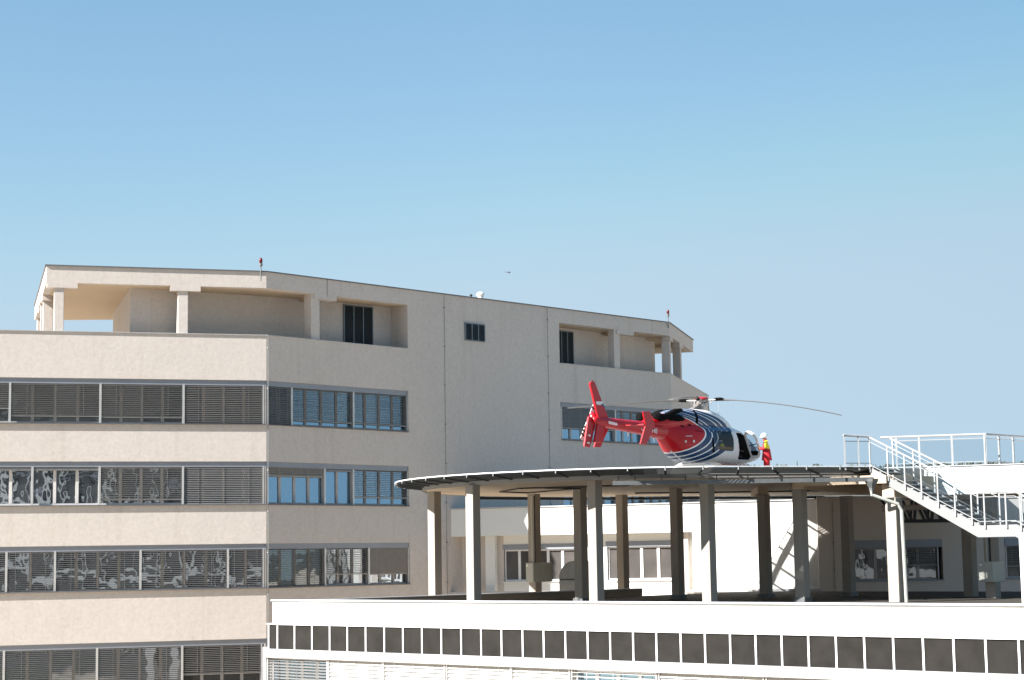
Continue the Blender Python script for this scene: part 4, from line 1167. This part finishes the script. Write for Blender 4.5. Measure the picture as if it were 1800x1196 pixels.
# open front door, hinged at the screen pillar and swung outwards
hA = Vector((2.55, -hull_y(2.55, .86) - .02, .86)); hB = Vector((2.07, -hull_y(2.07, 1.78) - .02, 1.78))
dout = Vector((.12, -1, 0)).normalized()
do = [(0, 0), (-.03, .18), (0, .36), (.12, .46), (.45, .52), (.8, .54), (1.0, .50), (1.12, .38), (1.17, .22), (1.12, .07), (1.0, 0)]
dp = lambda v, o_: hA.lerp(hB, v) + dout * o_
cv = (.55, .27)
outer = [dp(v, o_) for v, o_ in do]; inner = [dp(cv[0] + (v - cv[0]) * .80, cv[1] + (o_ - cv[1]) * .70) for v, o_ in do]
nrm = (hB - hA).cross(dout).normalized() * .03; n = len(do)
mb = MB(); vs = [p - nrm for p in outer] + [p - nrm for p in inner] + [p + nrm for p in outer] + [p + nrm for p in inner]; fs = []
for i in range(n):
    j = (i + 1) % n
    fs += [(i, j, n + j, n + i), (2 * n + i, 3 * n + i, 3 * n + j, 2 * n + j), (i, 2 * n + i, 2 * n + j, j), (n + i, n + j, 3 * n + j, 3 * n + i)]
door = mb.add(vs, fs).build('front_door', M['hwhite'], heli, bevel=.01)
MB().plate(inner, tuple(nrm), .012).build('pane', M['doorglass'], door)
MB().beam(dp(.52, .08), dp(.60, .46), .03, .03).build('window_bar', M['soot'], door)
MB().plate([dp(.10, .10), dp(.10, .40), dp(.28, .44), dp(.28, .08)], tuple(nrm), .05).build('door_pocket', M['soot'], door)

# kit bag inside the rear cabin
bq = h2w(.55, -.42, 1.08)
bag = root('kit_bag', 'yellow and black kit bag behind the rear cabin window of the helicopter', 'bag', bq)
def bagpart(name, pts, mat, w=.26):
    c, s_ = math.cos(HA), math.sin(HA)
    MB().plate([bq + Vector((x * c, x * s_, z)) for x, z in pts], (-s_, c, 0), w).build(name, mat, bag, bevel=.03)
M['yellow'] = paint('hi_vis_yellow', (0.85, 0.68, 0.02), 0.6)
bagpart('body', [(-.36, .0), (.38, .0), (.40, .14), (.2, .34), (-.05, .38), (-.26, .26)], M['cabin'])
bagpart('flap', [(-.16, .20), (.02, .33), (.16, .30), (.24, .12), (.12, .18), (0, .16)], M['yellow'], .30)
bagpart('pad', [(-.10, .375), (.12, .365), (.10, .43), (-.06, .44)], M['hwhite'])

# ------------------------------------------------------------------ people
def skin_mesh(verts, edges, radii, ri, sub=2):
    me = bpy.data.meshes.new('t'); me.from_pydata(verts, edges, [])
    o = bpy.data.objects.new('t', me); C.objects.link(o)
    sk = o.modifiers.new('s', 'SKIN'); sk.use_smooth_shade = True; sk.branch_smoothing = .6
    for i, v in enumerate(me.skin_vertices[0].data):
        r = radii[i]; v.radius = r if isinstance(r, tuple) else (r, r); v.use_root = (i == ri)
    sb = o.modifiers.new('u', 'SUBSURF'); sb.levels = sub; sb.render_levels = sub
    bpy.context.view_layer.update()
    out = bpy.data.meshes.new_from_object(o.evaluated_get(bpy.context.evaluated_depsgraph_get()))
    bpy.data.objects.remove(o); bpy.data.meshes.remove(me)
    return out
def put(me, name, mats, par, pick=None):
    me.name = name; me.materials.clear()
    for q in mats: me.materials.append(q)
    for p in me.polygons:
        p.use_smooth = True
        p.material_index = pick(p.center) if pick else 0
    o = bpy.data.objects.new(name, me); C.objects.link(o); o.parent = par; ORG[o.name] = Vector((0, 0, 0))
    return o
M['skin'] = paint('skin', (0.50, 0.30, 0.22), 0.5)
M['jred'] = paint('jacket_red', (0.50, 0.012, 0.022), 0.75, 0, 0.12, 9)
M['jdark'] = paint('jacket_dark_red', (0.16, 0.008, 0.035), 0.75)
M['trouser'] = paint('trousers_red', (0.62, 0.012, 0.016), 0.75, 0, 0.12, 9)
M['reflect'] = paint('reflective_tape', (0.60, 0.58, 0.58), 0.4)
M['boot'] = paint('boot_black', (0.02, 0.02, 0.02), 0.6)
M['helmet'] = paint('helmet_white', (0.80, 0.80, 0.80), 0.3)
M['navy'] = paint('flight_suit_navy', (0.012, 0.013, 0.020), 0.8)
M['hair'] = paint('hair_dark', (0.012, 0.010, 0.009), 0.8)

def hand(par, wrist, fwd, side, mat, curl=.5):
    """palm, four unequal bent fingers and a thumb, one skinned mesh"""
    w = Vector(wrist); f = Vector(fwd).normalized(); sd = Vector(side).normalized(); dn = f.cross(sd).normalized()
    if dn.z > 0: dn = -dn
    V = [w, w + f * .05, w + f * .085]; Ed = [(0, 1), (1, 2)]; Ra = [.026, (.034, .018), (.036, .016)]
    for k, ln_ in enumerate((.062, .074, .070, .054)):
        b = w + f * .092 + sd * (.030 - .020 * k)
        p1 = b + f * ln_ * .5; p2 = p1 + (f * (1 - curl) + dn * curl).normalized() * ln_ * .5; p3 = p2 + (f * (.4 - curl * .4) + dn).normalized() * ln_ * .3
        i = len(V); V += [b, p1, p2, p3]; Ed += [(2, i), (i, i + 1), (i + 1, i + 2), (i + 2, i + 3)]; Ra += [.009, .009, .008, .007]
    i = len(V); tb = w + f * .04 + sd * .032
    V += [tb, tb + (f + sd).normalized() * .03, tb + (f * 1.4 + sd * .5 + dn * .5).normalized() * .06]; Ed += [(1, i), (i, i + 1), (i + 1, i + 2)]; Ra += [.012, .010, .008]
    return put(skin_mesh([tuple(v) for v in V], Ed, Ra, 0, 1), 'hand', [mat], par)

# crew member standing at the open door, head bent over what the hands are doing
pp = h2w(2.66, -1.36, 0.0)
crew = root('person', 'person in white helmet and red and yellow jacket standing at the open helicopter door', 'person', (pp.x, pp.y, ZR), None, R(166))
V = [(0, 0, .95), (.01, 0, 1.12), (.02, 0, 1.34), (.03, 0, 1.50), (.06, 0, 1.585), (.09, 0, 1.66), (.10, 0, 1.75),
     (0, .10, .86), (.03, .11, .50), (-.02, .11, .12), (.0, .11, .05), (.15, .13, .045),
     (0, -.10, .86), (.00, -.11, .50), (-.05, -.11, .12), (-.03, -.11, .05), (.12, -.13, .045),
     (.02, .19, 1.43), (.07, .27, 1.17), (.30, .17, 1.22),
     (.02, -.19, 1.43), (.09, -.27, 1.17), (.34, -.14, 1.27),
     (.0, 0, .84)]
Ed = [(0, 1), (1, 2), (2, 3), (3, 4), (4, 5), (5, 6), (0, 23), (23, 7), (7, 8), (8, 9), (9, 10), (10, 11), (23, 12), (12, 13), (13, 14), (14, 15), (15, 16), (2, 17), (17, 18), (18, 19), (2, 20), (20, 21), (21, 22)]
Ra = [(.235, .215), (.225, .205), (.23, .20), (.125, .125), .070, (.09, .10), (.08, .09), .135, .112, .098, .06, .045, .135, .112, .098, .06, .045, .100, .082, .058, .100, .082, .058, (.235, .215)]
def crew_mat(c):
    if c.z > 1.585: return 4
    if c.z < .10: return 5
    if c.z < .82: return 1
    if c.x > .27: return 2
    if 1.20 < c.z < 1.53 and c.x < .045: return 2
    arm = abs(c.y) > .25 or c.x > .2
    if arm: return 0
    if .89 < c.z < .95: return 3
    if 1.24 < c.z < 1.52 and c.x < .06: return 2
    if 1.17 < c.z <= 1.24: return 6
    return 0
body = put(skin_mesh(V, Ed, Ra, 0), 'body', [M['jred'], M['trouser'], M['yellow'], M['reflect'], M['skin'], M['boot'], M['jdark']], crew, crew_mat)
hm = MB(); hm.lathe([(.128, -.03), (.140, .03), (.132, .09), (.10, .14), (.05, .168), (.01, .175)], (.085, 0, 1.68), 18)
hm.plate([(.17, -.09, 1.695), (.17, .09, 1.695), (.27, .07, 1.68), (.27, -.07, 1.68)], (0, 0, 1), .015)
hm.build('helmet', M['helmet'], crew, True)
MB().path([(.08, .115, 1.70), (.07, .11, 1.60), (.11, .06, 1.55), (.11, -.06, 1.55), (.07, -.11, 1.60), (.08, -.115, 1.70)], .012, 6).build('chin_strap', M['boot'], crew)
MB().lathe([(.004, -.012), (.016, -.006), (.012, .012), (.003, .03)], (.188, 0, 1.645), 8).build('nose', M['skin'], crew, True)
for y in (-.033, .033): MB().lathe([(.002, -.01), (.011, 0), (.002, .01)], (.170, y, 1.668), 8).build('eye', M['boot'], crew, True)
hand(crew, (.315, .165, 1.225), (.95, -.25, .1), (.1, -1, 0), M['skin'], .6)
hand(crew, (.355, -.13, 1.275), (.95, .2, .15), (.1, 1, 0), M['skin'], .6)

# pilot seated in the cockpit
q0 = h2w(1.86, -.30, .40)
pil = root('person', 'person in dark clothing sitting in the cockpit behind the open helicopter door', 'person', q0, None, HA)
V = [(-.1, 0, .50), (-.12, 0, .70), (-.10, 0, .95), (-.06, 0, 1.08), (-.02, 0, 1.15), (.01, 0, 1.22), (.02, 0, 1.30),
     (.0, .1, .47), (.34, .12, .52), (.42, .12, .40), (0, -.1, .47), (.34, -.12, .52), (.42, -.12, .40),
     (-.10, .2, 1.00), (-.02, .24, .76), (.24, .18, .74), (-.10, -.2, 1.00), (-.02, -.24, .76), (.24, -.18, .74)]
Ed = [(0, 1), (1, 2), (2, 3), (3, 4), (4, 5), (5, 6), (0, 7), (7, 8), (8, 9), (0, 10), (10, 11), (11, 12), (2, 13), (13, 14), (14, 15), (2, 16), (16, 17), (17, 18)]
Ra = [(.17, .13), (.16, .12), (.18, .13), .08, .055, (.075, .085), (.07, .08), .09, .075, .06, .09, .075, .06, .07, .055, .038, .07, .055, .038]
put(skin_mesh(V, Ed, Ra, 0), 'body', [M['navy'], M['skin']], pil, lambda c: 1 if c.z > 1.13 else 0)
MB().lathe([(.085, .0), (.098, .05), (.08, .11), (.03, .135)], (.005, 0, 1.245), 14).build('hair', M['hair'], pil, True)
hand(pil, (.25, .18, .74), (1, -.1, 0), (0, -1, 0), M['skin']); hand(pil, (.25, -.18, .74), (1, .1, 0), (0, 1, 0), M['skin'])

# ------------------------------------------------------------------ second helicopter far away in the sky
def sky_point(px, py, d):
    v = cam.matrix_world.to_3x3() @ Vector(((px - 900) / 3250, -(py - 598) / 3250, -1.0))
    return v * (d / v.y)
FP = sky_point(894.5, 479.3, 3900.0)
fh = root('distant_helicopter', 'tiny dark helicopter flying far off in the blue sky above the tower', 'helicopter', FP)
M['fardark'] = paint('far_airframe', (0.05, 0.05, 0.055), 0.6)
lf = loft([(-2.2, -.2, .6, .3), (-1.2, -1.2, 1.1, 1.0), (0, -1.5, 1.3, 1.3), (1.6, -1.4, 1.0, 1.2), (2.7, -.9, .1, .5), (3.0, -.6, -.3, .1)], 16, 2.2, .4)
lf.v = [(v[0] * 1.15 + FP.x, v[1] + FP.y, v[2] + FP.z) for v in lf.v]
lf.build('fuselage', M['fardark'], fh, True)
MB().tube(FP + Vector((-1.6, 0, .3)), FP + Vector((-7.0, 0, .5)), .55, .25, 10).build('tail_boom', M['fardark'], fh)
MB().plate([FP + Vector(v) for v in ((-6.2, 0, .4), (-7.2, 0, .3), (-8.0, 0, 2.6), (-7.3, 0, 2.6))], (0, 1, 0), .4).build('vertical_fin', M['fardark'], fh)
MB().tube(FP + Vector((0, 0, 1.2)), FP + Vector((0, 0, 2.2)), .2, n=8).build('mast', M['fardark'], fh)
for a in (25, 115, 205, 295):
    MB().beam(FP + Vector((0, 0, 2.1)), FP + Vector((6.5 * math.cos(R(a)), 6.5 * math.sin(R(a)), 2.2)), .35, .08).build('rotor_blade', M['fardark'], fh)
